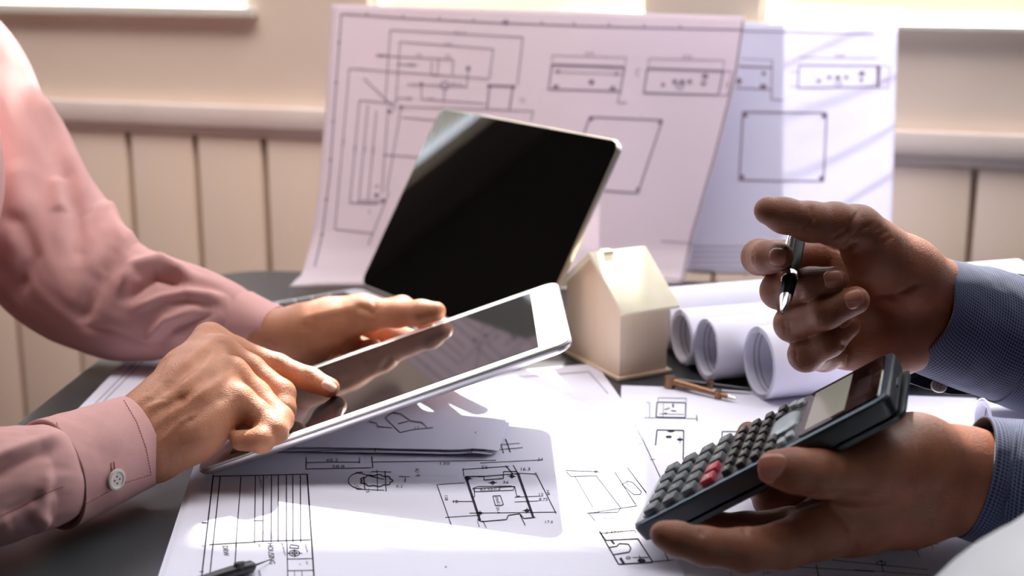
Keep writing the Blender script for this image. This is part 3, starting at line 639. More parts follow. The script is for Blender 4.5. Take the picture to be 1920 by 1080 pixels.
m_ = MB(); m_.add(hb([(Lg/2 - .004, 0.008, Ha-.004), (Lg/2 + .004, 0.008, Ha-.004), (Lg/2 + .004, 0.016, Ha-.004), (Lg/2 - .004, 0.016, Ha-.004), (Lg/2 - .004, 0.008, Ha-.0006), (Lg/2 + .004, 0.008, Ha-.0006), (Lg/2 + .004, 0.016, Ha-.0006), (Lg/2 - .004, 0.016, Ha-.0006)]),
                [(0, 3, 2, 1), (4, 5, 6, 7), (0, 1, 5, 4), (1, 2, 6, 5), (2, 3, 7, 6), (3, 0, 4, 7)]); m_.build('ridge_slot', M['wood'], hs, local=True)

# ------------------------------------------------------------------ dividers (drafting compasses)
dv = empty('divider', tab(1258, 716), 'brass drafting divider lying open at the foot of the wooden house', 'compass')
z = 0.006
p0, p1, p2 = tab(1256, 714, z), tab(1366, 744, 0.004), tab(1408, 731, 0.004)
def between(a, b, t): return a + (b - a) * t
mb = MB(); mb.tube([p0 - np.array([0, 0, .005]), p0 + np.array([0, 0, .0035])], [.0042, .0042], 20); mb.build('pivot', M['brass'], dv, smooth=True)
mb = MB(); mb.tube([p0, between(p0, p1, .75), p1], [.0030, .0022, .0018], 10); mb.build('leg', M['brass'], dv, smooth=True)
mb = MB(); mb.tube([p0, between(p0, p2, .75), p2], [.0030, .0020, .0012], 10); mb.build('leg', M['steel'], dv, smooth=True)
mb = MB(); k = between(p0, p1, .83); mb.tube([k - np.array([0, 0, .003]), k + np.array([0, 0, .0030])], .0026, 14); mb.build('knob', M['brass'], dv, smooth=True)
mb = MB(); k = between(p0, p2, .5); mb.tube([k - np.array([0, 0, .002]), k + np.array([0, 0, .0035])], .0030, 14); mb.build('knob', M['brass'], dv, smooth=True)
mb = MB(); mb.tube([between(p0, p1, .98), p1 + (p1 - p0) * .12], [.0018, .0009], 10); mb.build('tip', M['chrome'], dv, smooth=True)
dv = empty('divider', tab(400, 1085), 'dark steel divider with a fine needle on the housing drawing', 'compass')
q0, q1, q2 = tab(300, 1115, .006), tab(478, 1060, .006), tab(507, 1049, .0035)
mb = MB(); mb.tube([q0, between(q0, q1, .7), between(q0, q1, .96), q1], [.0030, .0036, .0034, .0016], 14); mb.build('leg', M['steel'], dv, smooth=True)
mb = MB(); mb.tube([q1, q2], [.0007, .0002], 8); mb.build('needle', M['steel'], dv, smooth=True)
mb = MB(); k = tab(450, 1064, .008); mb.tube([k - np.array([0, 0, .002]), k + np.array([-.0005, .001, .0025])], [.0022, .0030], 14); mb.build('screw', M['steel'], dv, smooth=True)
q3 = tab(250, 1190, .006)
mb = MB(); mb.tube([q0, q3, tab(420, 1185, .005)], [.003, .003, .001], 10); mb.build('leg', M['steel'], dv, smooth=True)

# ------------------------------------------------------------------ tablet
def rot(e):
    return Matrix.Rotation(e[2], 4, 'Z') @ Matrix.Rotation(e[1], 4, 'Y') @ Matrix.Rotation(e[0], 4, 'X')
TBM = Matrix.Translation((-0.08313634, 0.92825779, T + 0.10328652 - 0.06)) @ rot((-0.0316844, -0.3400058, 0.0321922))
TBM.translation = Vector(CAM) + (TBM.translation - Vector(CAM)) * 0.98
tb = empty('tablet', mat=TBM, label='white and silver tablet computer tilted up in the pink-shirted hands', cat='tablet')
W_, D_ = 0.246, 0.1705; P = rrect(W_, D_, 0.011, 10)
slab(P, [(-0.0066, 0.0050), (-0.0063, 0.0028), (-0.0050, 0.0009), (-0.0032, 0.0), (-0.0014, 0.0)]).build('back_shell', M['alu'], tb, local=True, smooth=True, angle=70)
slab(P, [(-0.0014, 0.0007), (-0.0004, 0.0007), (0, 0.0011)]).build('front_glass', M['bezel'], tb, local=True, smooth=True)
dw, dh = W_ - 0.042, D_ - 0.022
MB().box((-dw / 2, -dh / 2, -0.0003), (dw / 2, dh / 2, 0.00012)).build('display', M['display'], tb, local=True)
MB().tube([(-W_ / 2 + .0105, 0, -0.0002), (-W_ / 2 + .0105, 0, 0.0002)], 0.0052, 24).build('home_button', M['bezel'], tb, local=True)

# ------------------------------------------------------------------ laptop
A_ = Vector((-0.14028885, 1.26653452, T + 0.016)); yaw = -0.93760133; lid = 1.03872903; LW, LH = 0.25723, 0.18116
h_ = Vector((math.cos(yaw), math.sin(yaw), 0)); n_ = Vector((math.sin(yaw), -math.cos(yaw), 0))      # n_: from the hinge over the keyboard
LM = frame(A_, h_, None, (0, 0, 1))                     # x along the hinge, y away from the keyboard
lp = empty('laptop', mat=LM, label='open silver laptop with a black screen, half hidden behind the tablet', cat='laptop')
sp = [(x + LW / 2, y - 0.064) for x, y in rrect(LW, 0.128, 0.009, 6)]
slab(sp, [(-0.0155, 0.002), (-0.0135, 0), (-0.0042, 0), (-0.003, 0.001)]).build('base', M['deck'], lp, local=True, smooth=True)
u_ = Vector((0, math.cos(lid), math.sin(lid)))
LidM = frame((0, 0, 0), (1, 0, 0), None, Vector((1, 0, 0)).cross(u_))
lid_e = slab([(x + LW / 2, y + LH / 2) for x, y in rrect(LW, LH, 0.010, 8)], [(-0.0062, 0.0012), (-0.005, 0), (-0.0012, 0), (-0.0004, 0.0006)])
lid_e.v = [tuple(LidM @ Vector(p)) for p in lid_e.v]; lo = lid_e.build('lid', M['laptop_metal'], lp, local=True, smooth=True)
se = slab([(x + LW / 2, y + LH / 2) for x, y in rrect(LW - 0.003, LH - 0.003, 0.009, 8)], [(-0.0008, 0), (0.0, 0.0)])
se.v = [tuple(LidM @ Vector(p)) for p in se.v]
s_ = se.build('screen', M['screen'], lo, local=True)
kp = 0.0172; kb = None
for r_ in range(5):
    for c_ in range(14):
        m_ = MB(); x, y = 0.010 + c_ * 0.01705, -0.022 - r_ * kp
        if kb is None:
            m_.box((0, -0.0143, -0.003), (0.0141, 0, -0.0012)); kb = m_.build('key', M['key_black'], lp, local=True, bevel=0.0004, seg=1); kb.location = (x, y, 0)
        else: c = kb.copy(); link(c); c.location = (x, y, 0)

# ------------------------------------------------------------------ calculator
CM = Matrix.Translation((0.13681, 0.72781, T + 0.0675)) @ rot((0.0141, -0.6055, -0.3077))
ca = empty('calculator', mat=CM, label='dark scientific calculator with grey and red keys held in the lower hand', cat='calculator')
CL, CW = 0.156, 0.079
P = rrect(CL, CW, 0.0065, 6)
slab(P, [(-0.0125, 0.004), (-0.0105, 0.0010), (-0.004, 0.0), (-0.0016, 0.0)]).build('body', M['calc_body'], ca, local=True, smooth=True, angle=35)
slab(P, [(-0.0016, 0.0004), (-0.0004, 0.0006), (0, 0.0014)]).build('rim', M['calc_rim'], ca, local=True, smooth=True)
slab(rrect(CL - .010, CW - .010, .005, 6), [(-0.0004, 0), (0.0003, 0.0006)]).build('face_panel', M['calc_face'], ca, local=True, smooth=True)
m_ = slab([(x + .004, y) for x, y in rrect(CL - .004, CW - .004, 0.007, 6)], [(-0.0165, 0.004), (-0.0150, 0.0006), (-0.0125, 0.0)]); m_.build('back_cover', M['calc_body'], ca, local=True, smooth=True, angle=35)
x0 = -CL / 2
gx0, gx1 = x0 + .104, x0 + .1515
slab([(x + (gx0 + gx1) / 2, y) for x, y in rrect(gx1 - gx0, CW - .0085, .003, 4)], [(0.0002, 0), (0.0011, 0.0004)]).build('window_glass', M['calc_glass'], ca, local=True, smooth=True)
MB().box((x0 + .108, -.030, .0009), (x0 + .1315, .030, .00125)).build('lcd', M['lcd'], ca, local=True)
so_ = MB().box((x0 + .136, -.022, .0009), (x0 + .1455, .010, .00125)).build('solar_panel', M['solar'], ca, local=True)
m_ = slab([(x, y) for x, y in rrect(1, 1, .2, 4)], [(0, 0), (1, 0.10)])
def key_mesh(name, sx, sy, h, mat, r=.0015):
    m_ = slab(rrect(sx, sy, r, 3), [(0, 0), (h * .8, 0.00015), (h, 0.0005)]); return m_.build(name, M[mat], ca, local=True, smooth=True)
proto = {}
GL = {'a': [['0', '.', 'x10', 'Ans', '='], ['1', '2', '3', '+', '-'], ['4', '5', '6', 'x', '÷'], ['7', '8', '9', 'DEL', 'AC']]}
pk = Ink(lambda x, y: tuple(CM @ Vector((x, y, pk.z))), 1); pk.z = 0.0036
def place_key(kind, x, y, sx, sy, h, mat, r=.0015):
    if kind not in proto: proto[kind] = key_mesh('key', sx, sy, h, mat, r); o = proto[kind]
    else: o = proto[kind].copy(); link(o)
    o.location = (x, y, 0.0002); return o
def keytext(t, x, y, s, z):
    pk.z = z; wd = 0.6 * len(t) * s; pk.text(t, x - s * 0.35, y + wd / 2, 0, -s, s, 0)
for r_ in range(4):
    for c_ in range(5):
        x = x0 + .0125 + r_ * .0122; y = .0290 - c_ * .0145
        red = r_ == 3 and c_ >= 3
        k_ = place_key('red' if red else 'big', x, y, .0082, .0112, .0032, 'key_red' if red else 'key_grey')
        if red: k_['label'] = 'red key'
        keytext(GL['a'][r_][c_], x, y, .0048 if len(GL['a'][r_][c_]) < 3 else .003, .0036)
S = [['RCL', 'ENG', '(', ')', ',', 'M+'], ['(-)', '°', 'hyp', 'sin', 'cos', 'tan'], ['√', 'x²', '^', 'log', 'ln', 'x'], ['x!', 'nCr', '', '', 'Pol', 'x³']]
for r_ in range(4):
    for c_ in range(6):
        if r_ == 3 and c_ in (2, 3): continue
        x = x0 + .0608 + r_ * .0088; y = .0302 - c_ * .0121
        place_key('small', x, y, .0052, .0086, .0030, 'key_dark', .001)
        if S[r_][c_]: keytext(S[r_][c_], x, y, .0024, .0034)
for (x, y) in ((x0 + .0945, .0290), (x0 + .0995, .0255), (x0 + .0945, -.0300), (x0 + .0990, -.0262)):
    place_key('oval', x, y, .0052, .0085, .0024, 'key_silver', .0024)
m_ = slab(rrect(.0175, .0290, .0080, 8), [(0, 0), (.0016, .0004), (.0024, .0016)]); q = m_.build('replay_pad', M['key_silver'], ca, local=True, smooth=True); q.location = (x0 + .0925, 0, .0002)
pk.build('print', M['print_white'], ca)
MB().box((CL / 2 - .0005, -.006, -.0075), (CL / 2 + .0004, .006, -.0062)).build('logo_strip', M['calc_rim'], ca, local=True)

# ------------------------------------------------------------------ white safety helmet in the foreground
hc = Vector((0.252, 0.466, T + 0.004))
hm = empty('safety_helmet', hc, 'white hard hat, out of focus, in the lower right corner', 'helmet')
V = []; f = []; nu, nv = 72, 28
for j in range(nv + 1):
    ph = math.pi / 2 * j / nv
    for i in range(nu):
        th = 2 * math.pi * i / nu
        k = 1 + 0.014 * max(0, math.cos(3 * (th)) ) ** 2 * math.cos(ph) * math.sin(min(ph * 2, math.pi)) 
        rg = 0.004 * max(0, math.cos(22 * math.cos(th) * math.cos(ph))) * (1 if abs(math.cos(th) * math.cos(ph)) < .5 else 0)
        V.append((hc.x + (0.118) * k * math.cos(th) * math.cos(ph), hc.y + 0.140 * k * math.sin(th) * math.cos(ph), T + 0.012 + (0.118 + rg) * math.sin(ph)))
f = [(j * nu + i, j * nu + (i + 1) % nu, (j + 1) * nu + (i + 1) % nu, (j + 1) * nu + i) for j in range(nv) for i in range(nu)]
o = mesh_obj('shell', V, f, M['helmet'], hm, smooth=True); md = o.modifiers.new('thick', 'SOLIDIFY'); md.thickness = 0.0025
V = []; 
for j, (rr, zz) in enumerate(((0.116, .014), (0.130, .008), (0.136, .003), (0.134, .001), (0.118, .006))):
    for i in range(nu):
        th = 2 * math.pi * i / nu; ex = 1.0 + 0.10 * max(0, -math.sin(th)) ** 3
        V.append((hc.x + rr * math.cos(th), hc.y + (rr + .022) * ex * math.sin(th), T + zz))
f = [(j * nu + i, j * nu + (i + 1) % nu, ((j + 1) % 5) * nu + (i + 1) % nu, ((j + 1) % 5) * nu + i) for j in range(5) for i in range(nu)]
mesh_obj('brim', V, f, M['helmet'], hm, smooth=True)
for q in (-0.03, 0, 0.03):
    pts = [(hc.x + q, hc.y + 0.139 * math.cos(t) * math.sqrt(1 - (q / .118) ** 2), T + .012 + .119 * math.sin(t) * math.sqrt(1 - (q / .118) ** 2)) for t in [math.pi * k / 24 for k in range(2, 23)]]
    MB().tube(pts, 0.0035, 10).build('ridge', M['helmet'], hm, smooth=True)

# ================================================================== bodies
def seg_dist(P, a, b, ra, rb):
    ba = b - a; L2 = float(ba @ ba) + 1e-12
    t = np.clip(((P - a) @ ba) / L2, 0, 1)
    d = P - a - t[..., None] * ba
    return np.sqrt((d * d).sum(-1)) - (ra + (rb - ra) * t)
def smin(a, b, k):
    h = np.clip(0.5 + 0.5 * (b - a) / k, 0, 1)
    return b * (1 - h) + a * h - k * h * (1 - h)
def surface_nets(D, origin, h):
    nx, ny, nz = D.shape
    ins = D < 0
    c = np.stack([ins[i:nx - 1 + i, j:ny - 1 + j, k:nz - 1 + k] for i in (0, 1) for j in (0, 1) for k in (0, 1)], 0)
    act = c.any(0) & ~c.all(0); idx = -np.ones(act.shape, int); ids = np.argwhere(act); idx[act] = np.arange(len(ids))
    P = np.zeros((len(ids), 3)); cnt = np.zeros(len(ids))
    corners = [(i, j, k) for i in (0, 1) for j in (0, 1) for k in (0, 1)]
    for a in corners:
        for ax in range(3):
            if a[ax]: continue
            b = list(a); b[ax] = 1
            da = D[ids[:, 0] + a[0], ids[:, 1] + a[1], ids[:, 2] + a[2]]; db = D[ids[:, 0] + b[0], ids[:, 1] + b[1], ids[:, 2] + b[2]]
            m = (da < 0) != (db < 0); t = np.where(m, da / (da - db + 1e-20), 0)
            p = np.array(a, float)[None] + 0 * ids; p = p.astype(float); p[:, ax] += t
            P[m] += p[m]; cnt[m] += 1
    V = (ids + P / cnt[:, None]) * h + origin
    faces = []
    for ax in range(3):
        o1, o2 = (ax + 1) % 3, (ax + 2) % 3
        sl0 = [slice(1, -1)] * 3; sl0[ax] = slice(0, -1); sl1 = list(sl0); sl1[ax] = slice(1, None)
        A0 = ins[tuple(sl0)]; A1 = ins[tuple(sl1)]
        e = np.argwhere(A0 != A1); inside = A0[tuple(e.T)]
        base = e.copy(); base[:, o1] += 1; base[:, o2] += 1
        def cell(d1, d2):
            q = base.copy(); q[:, o1] -= d1; q[:, o2] -= d2; return idx[q[:, 0], q[:, 1], q[:, 2]]
        Q = np.stack([cell(1, 1), cell(0, 1), cell(0, 0), cell(1, 0)], 1)
        Q[~inside] = Q[~inside][:, ::-1]
        faces.append(Q)
    return V, np.concatenate(faces)
def build_sdf(groups, h=0.00125, pad=0.006):
    """groups: [(k_inside, k_to_palm, [(a,b,ra,rb),...])...]; the first is the palm, the others grow out of it as one skin"""
    allp = [p for g in groups for s in g[2] for p in ((s[0] - s[2], s[0] + s[2], s[1] - s[3], s[1] + s[3]))]
    allp = np.array(allp); lo = allp.min(0) - pad; hi = allp.max(0) + pad
    n = np.ceil((hi - lo) / h).astype(int) + 1
    X = [lo[i] + h * np.arange(n[i]) for i in range(3)]
    def put(dst, s, k, marg=0.016):
        a, b, ra, rb = s
        l = np.minimum(a - ra, b - rb) - marg; u = np.maximum(a + ra, b + rb) + marg
        i0 = np.clip(((l - lo) / h).astype(int), 0, n - 1); i1 = np.clip(((u - lo) / h).astype(int) + 1, 0, n)
        sl = tuple(slice(i0[i], i1[i]) for i in range(3))
        G = np.stack(np.meshgrid(X[0][sl[0]], X[1][sl[1]], X[2][sl[2]], indexing='ij'), -1)
        d = seg_dist(G, a, b, ra, rb); dst[sl] = smin(dst[sl], d, k); return i0, i1
    palm = np.full(n, 0.05)
    for s in groups[0][2]: put(palm, s, groups[0][0])
    out = palm.copy()
    for kin, kout, segs in groups[1:]:
        g_ = np.full(n, 0.05); bx = [put(g_, s, kin) for s in segs]
        i0 = np.min([b[0] for b in bx], 0); i1 = np.max([b[1] for b in bx], 0); sl = tuple(slice(i0[i], i1[i]) for i in range(3))
        out[sl] = smin(out[sl], smin(palm[sl], g_[sl], kout), 0.0012)
    V, Q = surface_nets(out, lo, h)
    return V, Q
def normals(V, Q):
    a, b, c, d = V[Q[:, 0]], V[Q[:, 1]], V[Q[:, 2]], V[Q[:, 3]]
    fn = np.cross(c - a, d - b); N = np.zeros_like(V)
    for i in range(4): np.add.at(N, Q[:, i], fn)
    return N / (np.linalg.norm(N, axis=1)[:, None] + 1e-12)
def relief(V, Q, strokes, face=0.12):
    """creases (-) and ridges (+): each stroke is (height m, width px, [pixel polyline]); only on the side seen"""
    N = normals(V, Q); uv, d = proj(V); vd = CAM - V; vd /= np.linalg.norm(vd, axis=1)[:, None]
    fc = np.clip(((N * vd).sum(1) - face) / 0.25, 0, 1); disp = np.zeros(len(V))
    for s in strokes:
        amp, wd, pl = s[:3]; pl = np.array(pl, float); best = np.full(len(V), 1e9); L = np.zeros(len(pl)); L[1:] = np.cumsum(np.linalg.norm(np.diff(pl, axis=0), axis=1)); tt = np.zeros(len(V))
        for i in range(len(pl) - 1):
            a, b = pl[i], pl[i + 1]; ba = b - a; t = np.clip(((uv - a) @ ba) / (ba @ ba), 0, 1)
            dd = np.linalg.norm(uv - a - t[:, None] * ba, axis=1); m = dd < best; best[m] = dd[m]; tt[m] = (L[i] + t[m] * (L[i + 1] - L[i])) / L[-1]
        end = np.clip(np.minimum(tt, 1 - tt) * 5 + 0.25, 0, 1)
        disp += 1.25 * amp * np.exp(-(best / wd) ** 2) * end
    return V + N * (disp * fc)[:, None]
def J(p): return at(*p[:3])
def chain(*pts):
    """pts (px, py, depth, radius)"""
    q = [(J(p), p[3]) for p in pts]; return [(q[i][0], q[i + 1][0], q[i][1], q[i + 1][1]) for i in range(len(q) - 1)]
def nail(parent, px, py, d, ax, nrm, L, Wn, mat):
    """fingernail: centre, axis (pixel direction to the tip), world normal guess towards the viewer"""
    c = at(px, py, d); t = at(px + ax[0], py + ax[1], d + ax[2]) - c; t /= np.linalg.norm(t)
    n = np.array(nrm, float); n -= t * (n @ t); n /= np.linalg.norm(n); s = np.cross(t, n)
    V = []; nu_, nv_ = 12, 10
    for j in range(nv_ + 1):
        v = -1 + 2 * j / nv_
        for i in range(nu_ + 1):
            u = -1 + 2 * i / nu_
            uu = u * math.sqrt(max(0, 1 - abs(v) ** 3.2 * 0.75)); 
            V.append(c + s * (uu * Wn / 2) + t * (v * L / 2) + n * (0.0009 - 0.55 * (uu * Wn / 2) ** 2 / (Wn / 2) * 0.9 - 0.0009 * v * v))
    f = [(j * (nu_ + 1) + i, j * (nu_ + 1) + i + 1, (j + 1) * (nu_ + 1) + i + 1, (j + 1) * (nu_ + 1) + i) for j in range(nv_) for i in range(nu_)]
    o = mesh_obj('fingernail', V, f, M[mat], parent, smooth=True); md = o.modifiers.new('thick', 'SOLIDIFY'); md.thickness = 0.0007; md.offset = -1
    return o
def hand(groups, mat, parent, strokes=(), h=0.00125, name='hand'):
    V, Q = build_sdf(groups, h)
    V = relief(V, Q, strokes)
    return mesh_obj(name, V, Q, M[mat], parent, smooth=True)

def catmull(P, n):
    P = np.array(P, float); out = []
    Pe = np.vstack([2 * P[0] - P[1], P, 2 * P[-1] - P[-2]])
    for i in range(len(P) - 1):
        p0, p1, p2, p3 = Pe[i:i + 4]
        for k in range(n):
            t = k / n; out.append(0.5 * ((2 * p1) + (-p0 + p2) * t + (2 * p0 - 5 * p1 + 4 * p2 - p3) * t * t + (-p0 + 3 * p1 - 3 * p2 + p3) * t ** 3))
    out.append(P[-1]); return np.array(out)
def sleeve(name, pts, mat, parent, strokes=(), nr=112, sub=26, fold=0.0015, seed=0, inner=True, thick=0.0012, lip=0.0, freq=38):
    """tube through pts (px, py, depth, ra, rb): ra in the image plane across, rb along the view"""
    K = [[p[1], p[2], T + p[3], p[4], p[4]] if p[0] == 'w' else list(J(p)) + [p[3], p[4]] for p in pts]; S_ = catmull(K, sub); C_ = S_[:, :3]; ra, rb = S_[:, 3], S_[:, 4]
    Tn = np.gradient(C_, axis=0); Tn /= np.linalg.norm(Tn, axis=1)[:, None]
    L = np.concatenate([[0], np.cumsum(np.linalg.norm(np.diff(C_, axis=0), axis=1))])
    V = []; UV = []
    for i in range(len(C_)):
        vw = C_[i] - CAM; vw /= np.linalg.norm(vw); b_ = vw - Tn[i] * (vw @ Tn[i]); b_ /= np.linalg.norm(b_); a_ = np.cross(Tn[i], b_)
        for k in range(nr):
            th = 2 * math.pi * k / nr; ca_, sa_ = math.cos(th), math.sin(th)
            p = C_[i] + a_ * ca_ * ra[i] + b_ * sa_ * rb[i]
            if fold:
                fd = noise.fractal(Vector(((L[i] * freq + 3 * seed + 0.6*ca_), ca_ * 1.4, sa_ * 1.4 + seed)), 1.0, 2.0, 3) * fold * min(1, max(0, L[i] - 0.006) / 0.03)
                p = p + (a_ * ca_ + b_ * sa_) * fd
            if lip: p = p + Tn[i] * (lip * max(0, -sa_) ** 1.5 * math.exp(-L[i] / 0.02))
            V.append(p); UV.append((L[i], th * (ra[i] + rb[i]) / 2))
    V = np.array(V); Q = [(i * nr + k, (i + 1) * nr + k, (i + 1) * nr + (k + 1) % nr, i * nr + (k + 1) % nr) for i in range(len(C_) - 1) for k in range(nr)]
    Q = np.array(Q)
    N = normals(V, Q); 
    if ((N * (V - np.repeat(C_, nr, 0))).sum() < 0): Q = Q[:, ::-1]
    V = relief(V, Q, strokes, 0.02)
    o = mesh_obj(name, V, Q, M[mat], parent, smooth=True, uv=UV)
    md = o.modifiers.new('thick', 'SOLIDIFY'); md.thickness = thick; md.offset = -1
    return o, (C_, Tn, ra, rb)
def stitches(parent, pl, depthf, mat, n=30, name='stitching', wd=0.00035):
    """small thread dashes following a pixel polyline on a surface"""
    pl = np.array(pl, float); L = np.concatenate([[0], np.cumsum(np.linalg.norm(np.diff(pl, axis=0), axis=1))]); mb = MB()
    for k in range(n):
        for_t = [(k + 0.1) / n, (k + 0.65) / n]; q = []
        for t in for_t:
            x = np.interp(t * L[-1], L, pl[:, 0]); y = np.interp(t * L[-1], L, pl[:, 1]); q.append(depthf(x, y))
        mb.tube(q, wd, 5)
    return mb.build(name, M[mat], parent, smooth=True)
def caster(o):
    """function: where the sight line through a pixel meets object o, just proud of its surface"""
    from mathutils.bvhtree import BVHTree
    V = [world_matrix(o) @ v.co for v in o.data.vertices]; bv = BVHTree.FromPolygons(V, [tuple(p.vertices) for p in o.data.polygons])
    def fn(x, y):
        r_ = Vector(ray(x, y)).normalized(); h_ = bv.ray_cast(Vector(CAM), r_)
        if h_[0] is None: return at(x, y, 0.9)
        return np.array(h_[0] - r_ * 0.0002)
    return fn

# ------------------------------------------------------------------ person in pink
pp = empty('person', (-0.80, 0.98, 0.0), 'person in a pink shirt holding a tablet and pointing at its screen', 'person')
# near hand, pointing
gA = [
  (0.010, 0.001, chain((175, 856, .845, .0150), (270, 824, .865, .0180), (330, 780, .885, .020)) +
     chain((268, 786, .872, .0165), (350, 703, .915, .0155), (392, 640, .945, .0110)) +
     chain((275, 800, .868, .0175), (355, 728, .893, .0165), (412, 662, .925, .0108)) +
     chain((280, 838, .860, .0175), (365, 765, .874, .0165), (432, 704, .900, .0108)) +
     chain((290, 852, .858, .0165), (362, 812, .865, .0155), (444, 756, .880, .0108))),
]
fA = [
  (0.004, 0.008, chain((394, 636, .945, .0096), (440, 657, .948, .0090), (520, 688, .945, .0085), (582, 712, .940, .0078), (618, 727, .932, .0066))),
  (0.004, 0.0060, chain((414, 658, .925, .0102), (470, 692, .925, .0088), (528, 738, .918, .0086), (530, 768, .910, .0080), (505, 792, .902, .0070))),
  (0.004, 0.0060, chain((434, 700, .900, .0102), (480, 740, .900, .0087), (524, 786, .889, .0085), (515, 808, .870, .0078), (490, 822, .868, .0070))),
  (0.004, 0.0060, chain((446, 752, .880, .0100), (480, 775, .878, .0084), (510, 802, .872, .0081), (490, 826, .862, .0072), (452, 826, .866, .0064))),
  (0.005, 0.008, chain((310, 776, .895, .017), (400, 766, .920, .013), (450, 780, .915, .0100), (480, 798, .898, .0085))),
]
sA = [(0.0016, 9, [(190, 800), (280, 745), (350, 680), (392, 640)]), (0.0013, 8, [(210, 830), (300, 755), (368, 700), (412, 660)]), (0.0013, 8, [(290, 800), (350, 755), (400, 722), (430, 700)]),
      (-0.0022, 13, [(300, 738), (350, 690), (388, 668)]), (-0.0020, 12, [(330, 760), (375, 715), (405, 695)]), (-0.0016, 12, [(345, 795), (395, 755), (425, 735)]),
      (-0.0006, 3, [(505, 672), (512, 690)]), (-0.0006, 3, [(515, 674), (522, 694)]), (-0.0006, 3, [(524, 678), (530, 697)]), (-0.0004, 3, [(570, 695), (576, 715)]), (-0.0004, 3, [(578, 697), (584, 717)]),
      (0.0010, 6, [(265, 770), (315, 755), (355, 725)]), (0.0008, 4, [(300, 830), (340, 790), (372, 770)])]
hA = hand(gA + fA, 'skin_tan', pp, sA)
nail(hA, 618, 722, .9236, (21, 14, 0.0), (0.15, -0.45, 0.85), .0100, .0090, 'nail')
# far hand, holding the tablet
def Wp(x, y, z): return np.array([x, y, T + z])
gB = [
  (0.010, 0.001, chain((420, 608, 1.105, .0140), (505, 622, 1.085, .0150), (565, 622, 1.078, .0215)) + chain((560, 632, 1.078, .020), (620, 606, 1.075, .0175), (682, 588, 1.07, .0133)) +
     chain((510, 620, 1.108, .0150), (610, 608, 1.110, .0185), (680, 586, 1.115, .0148)) + chain((510, 624, 1.10, .0145), (595, 646, 1.085, .0155), (650, 660, 1.085, .0110))),
  (0.004, 0.009, chain((676, 589, 1.07, .0126), (746, 588, 1.053, .0100), (790, 586, 1.038, .0090), (818, 584, 1.034, .0071))),
]
def wchain(*p): return [(p[i][0], p[i + 1][0], p[i][1], p[i + 1][1]) for i in range(len(p) - 1)]
gB += [
  (0.004, 0.006, wchain((J((682, 592, 1.115)), .0115), (Wp(-.085, 1.060, .050), .0090), (Wp(-.045, 1.020, .0415), .0080), (Wp(-.020, .990, .0455), .0070))),
  (0.004, 0.004, wchain((J((672, 625, 1.11)), .0110), (Wp(-.090, 1.045, .034), .0085), (Wp(-.055, 1.000, .034), .0075), (Wp(-.035, .965, .0400), .0065))),
  (0.004, 0.004, wchain((J((655, 650, 1.10)), .0105), (Wp(-.105, 1.025, .026), .0080), (Wp(-.075, .985, .024), .0072), (Wp(-.058, .950, .0300), .0062))),
  (0.004, 0.004, wchain((J((640, 664, 1.085)), .0095), (Wp(-.125, 1.000, .0165), .0072), (Wp(-.100, .985, .0150), .0066), (Wp(-.085, .955, .0200), .0055)))]
sB = [(-0.0012, 7, [(668, 575), (690, 582), (704, 592)]), (-0.0010, 5, [(640, 668), (680, 640), (705, 622)]), (-0.0006, 4, [(700, 560), (706, 585)]), (0.0010, 10, [(560, 600), (620, 585), (670, 575)])]
hB = hand(gB, 'skin_tan', pp, sB, 0.0014)
# near sleeve and cuff
oS, _ = sleeve('shirt_sleeve', [(135, 877, .821, .0255, .0205), (105, 887, .808, .0275, .0225), (72, 895, .796, .0298, .0262), (-40, 915, .775, .0330, .031), (-220, 935, .765, .0375, .035), (-460, 880, .775, .042, .041), ('w', -.520, .800, .085, .048), ('w', -.600, .850, .200, .054), ('w', -.620, .910, .300, .060)], 'pink', pp,
   [(0.0030, 12, [(118, 815), (70, 830), (10, 850), (-40, 870)]), (-0.0022, 12, [(98, 848), (70, 852), (30, 868), (-30, 900)]), (0.0015, 12, [(90, 880), (85, 930), (75, 985)]), (-0.0012, 8, [(110, 915), (60, 938), (0, 965)]), (0.0022, 14, [(60, 960), (90, 985)]), (0.002, 16, [(20, 980), (-30, 990)])], fold=0.0022, seed=2, lip=0.014)
oC, _ = sleeve('cuff', [(254, 828, .860, .0290, .0245), (205, 848, .843, .0302, .0252), (142, 874, .823, .0320, .0268), (96, 890, .808, .0328, .0276)], 'pink', pp, [(0.0008, 30, [(180, 800), (240, 830)])], fold=0.0006, seed=5, thick=0.0022, lip=0.004)
cf = caster(oC)
stitches(oC, [(106, 792), (126, 870), (150, 968)], cf, 'pink_dark', 34)
stitches(oC, [(97, 793), (117, 872), (142, 975)], cf, 'pink_dark', 34)
stitches(oC, [(232, 750), (256, 790), (274, 840), (283, 888)], cf, 'pink_dark', 28)
stitches(oC, [(284, 890), (235, 905), (160, 945)], cf, 'pink_dark', 26)
stitches(oS, [(0, 968), (40, 950), (85, 925), (120, 912)], caster(oS), 'pink_dark', 26)
bc = cf(216, 899); bn = Vector(np.cross(cf(226, 899) - cf(206, 899), cf(216, 909) - cf(216, 889))).normalized()
bn = bn if bn.dot(Vector(CAM - bc)) > 0 else -bn; bc = bc + np.array(bn) * 0.0004
bm_ = frame(bc, bn.orthogonal(), None, bn)
bo = empty('button', mat=bm_); bo.parent = pp; bo.matrix_parent_inverse = pp.matrix_basis.inverted()
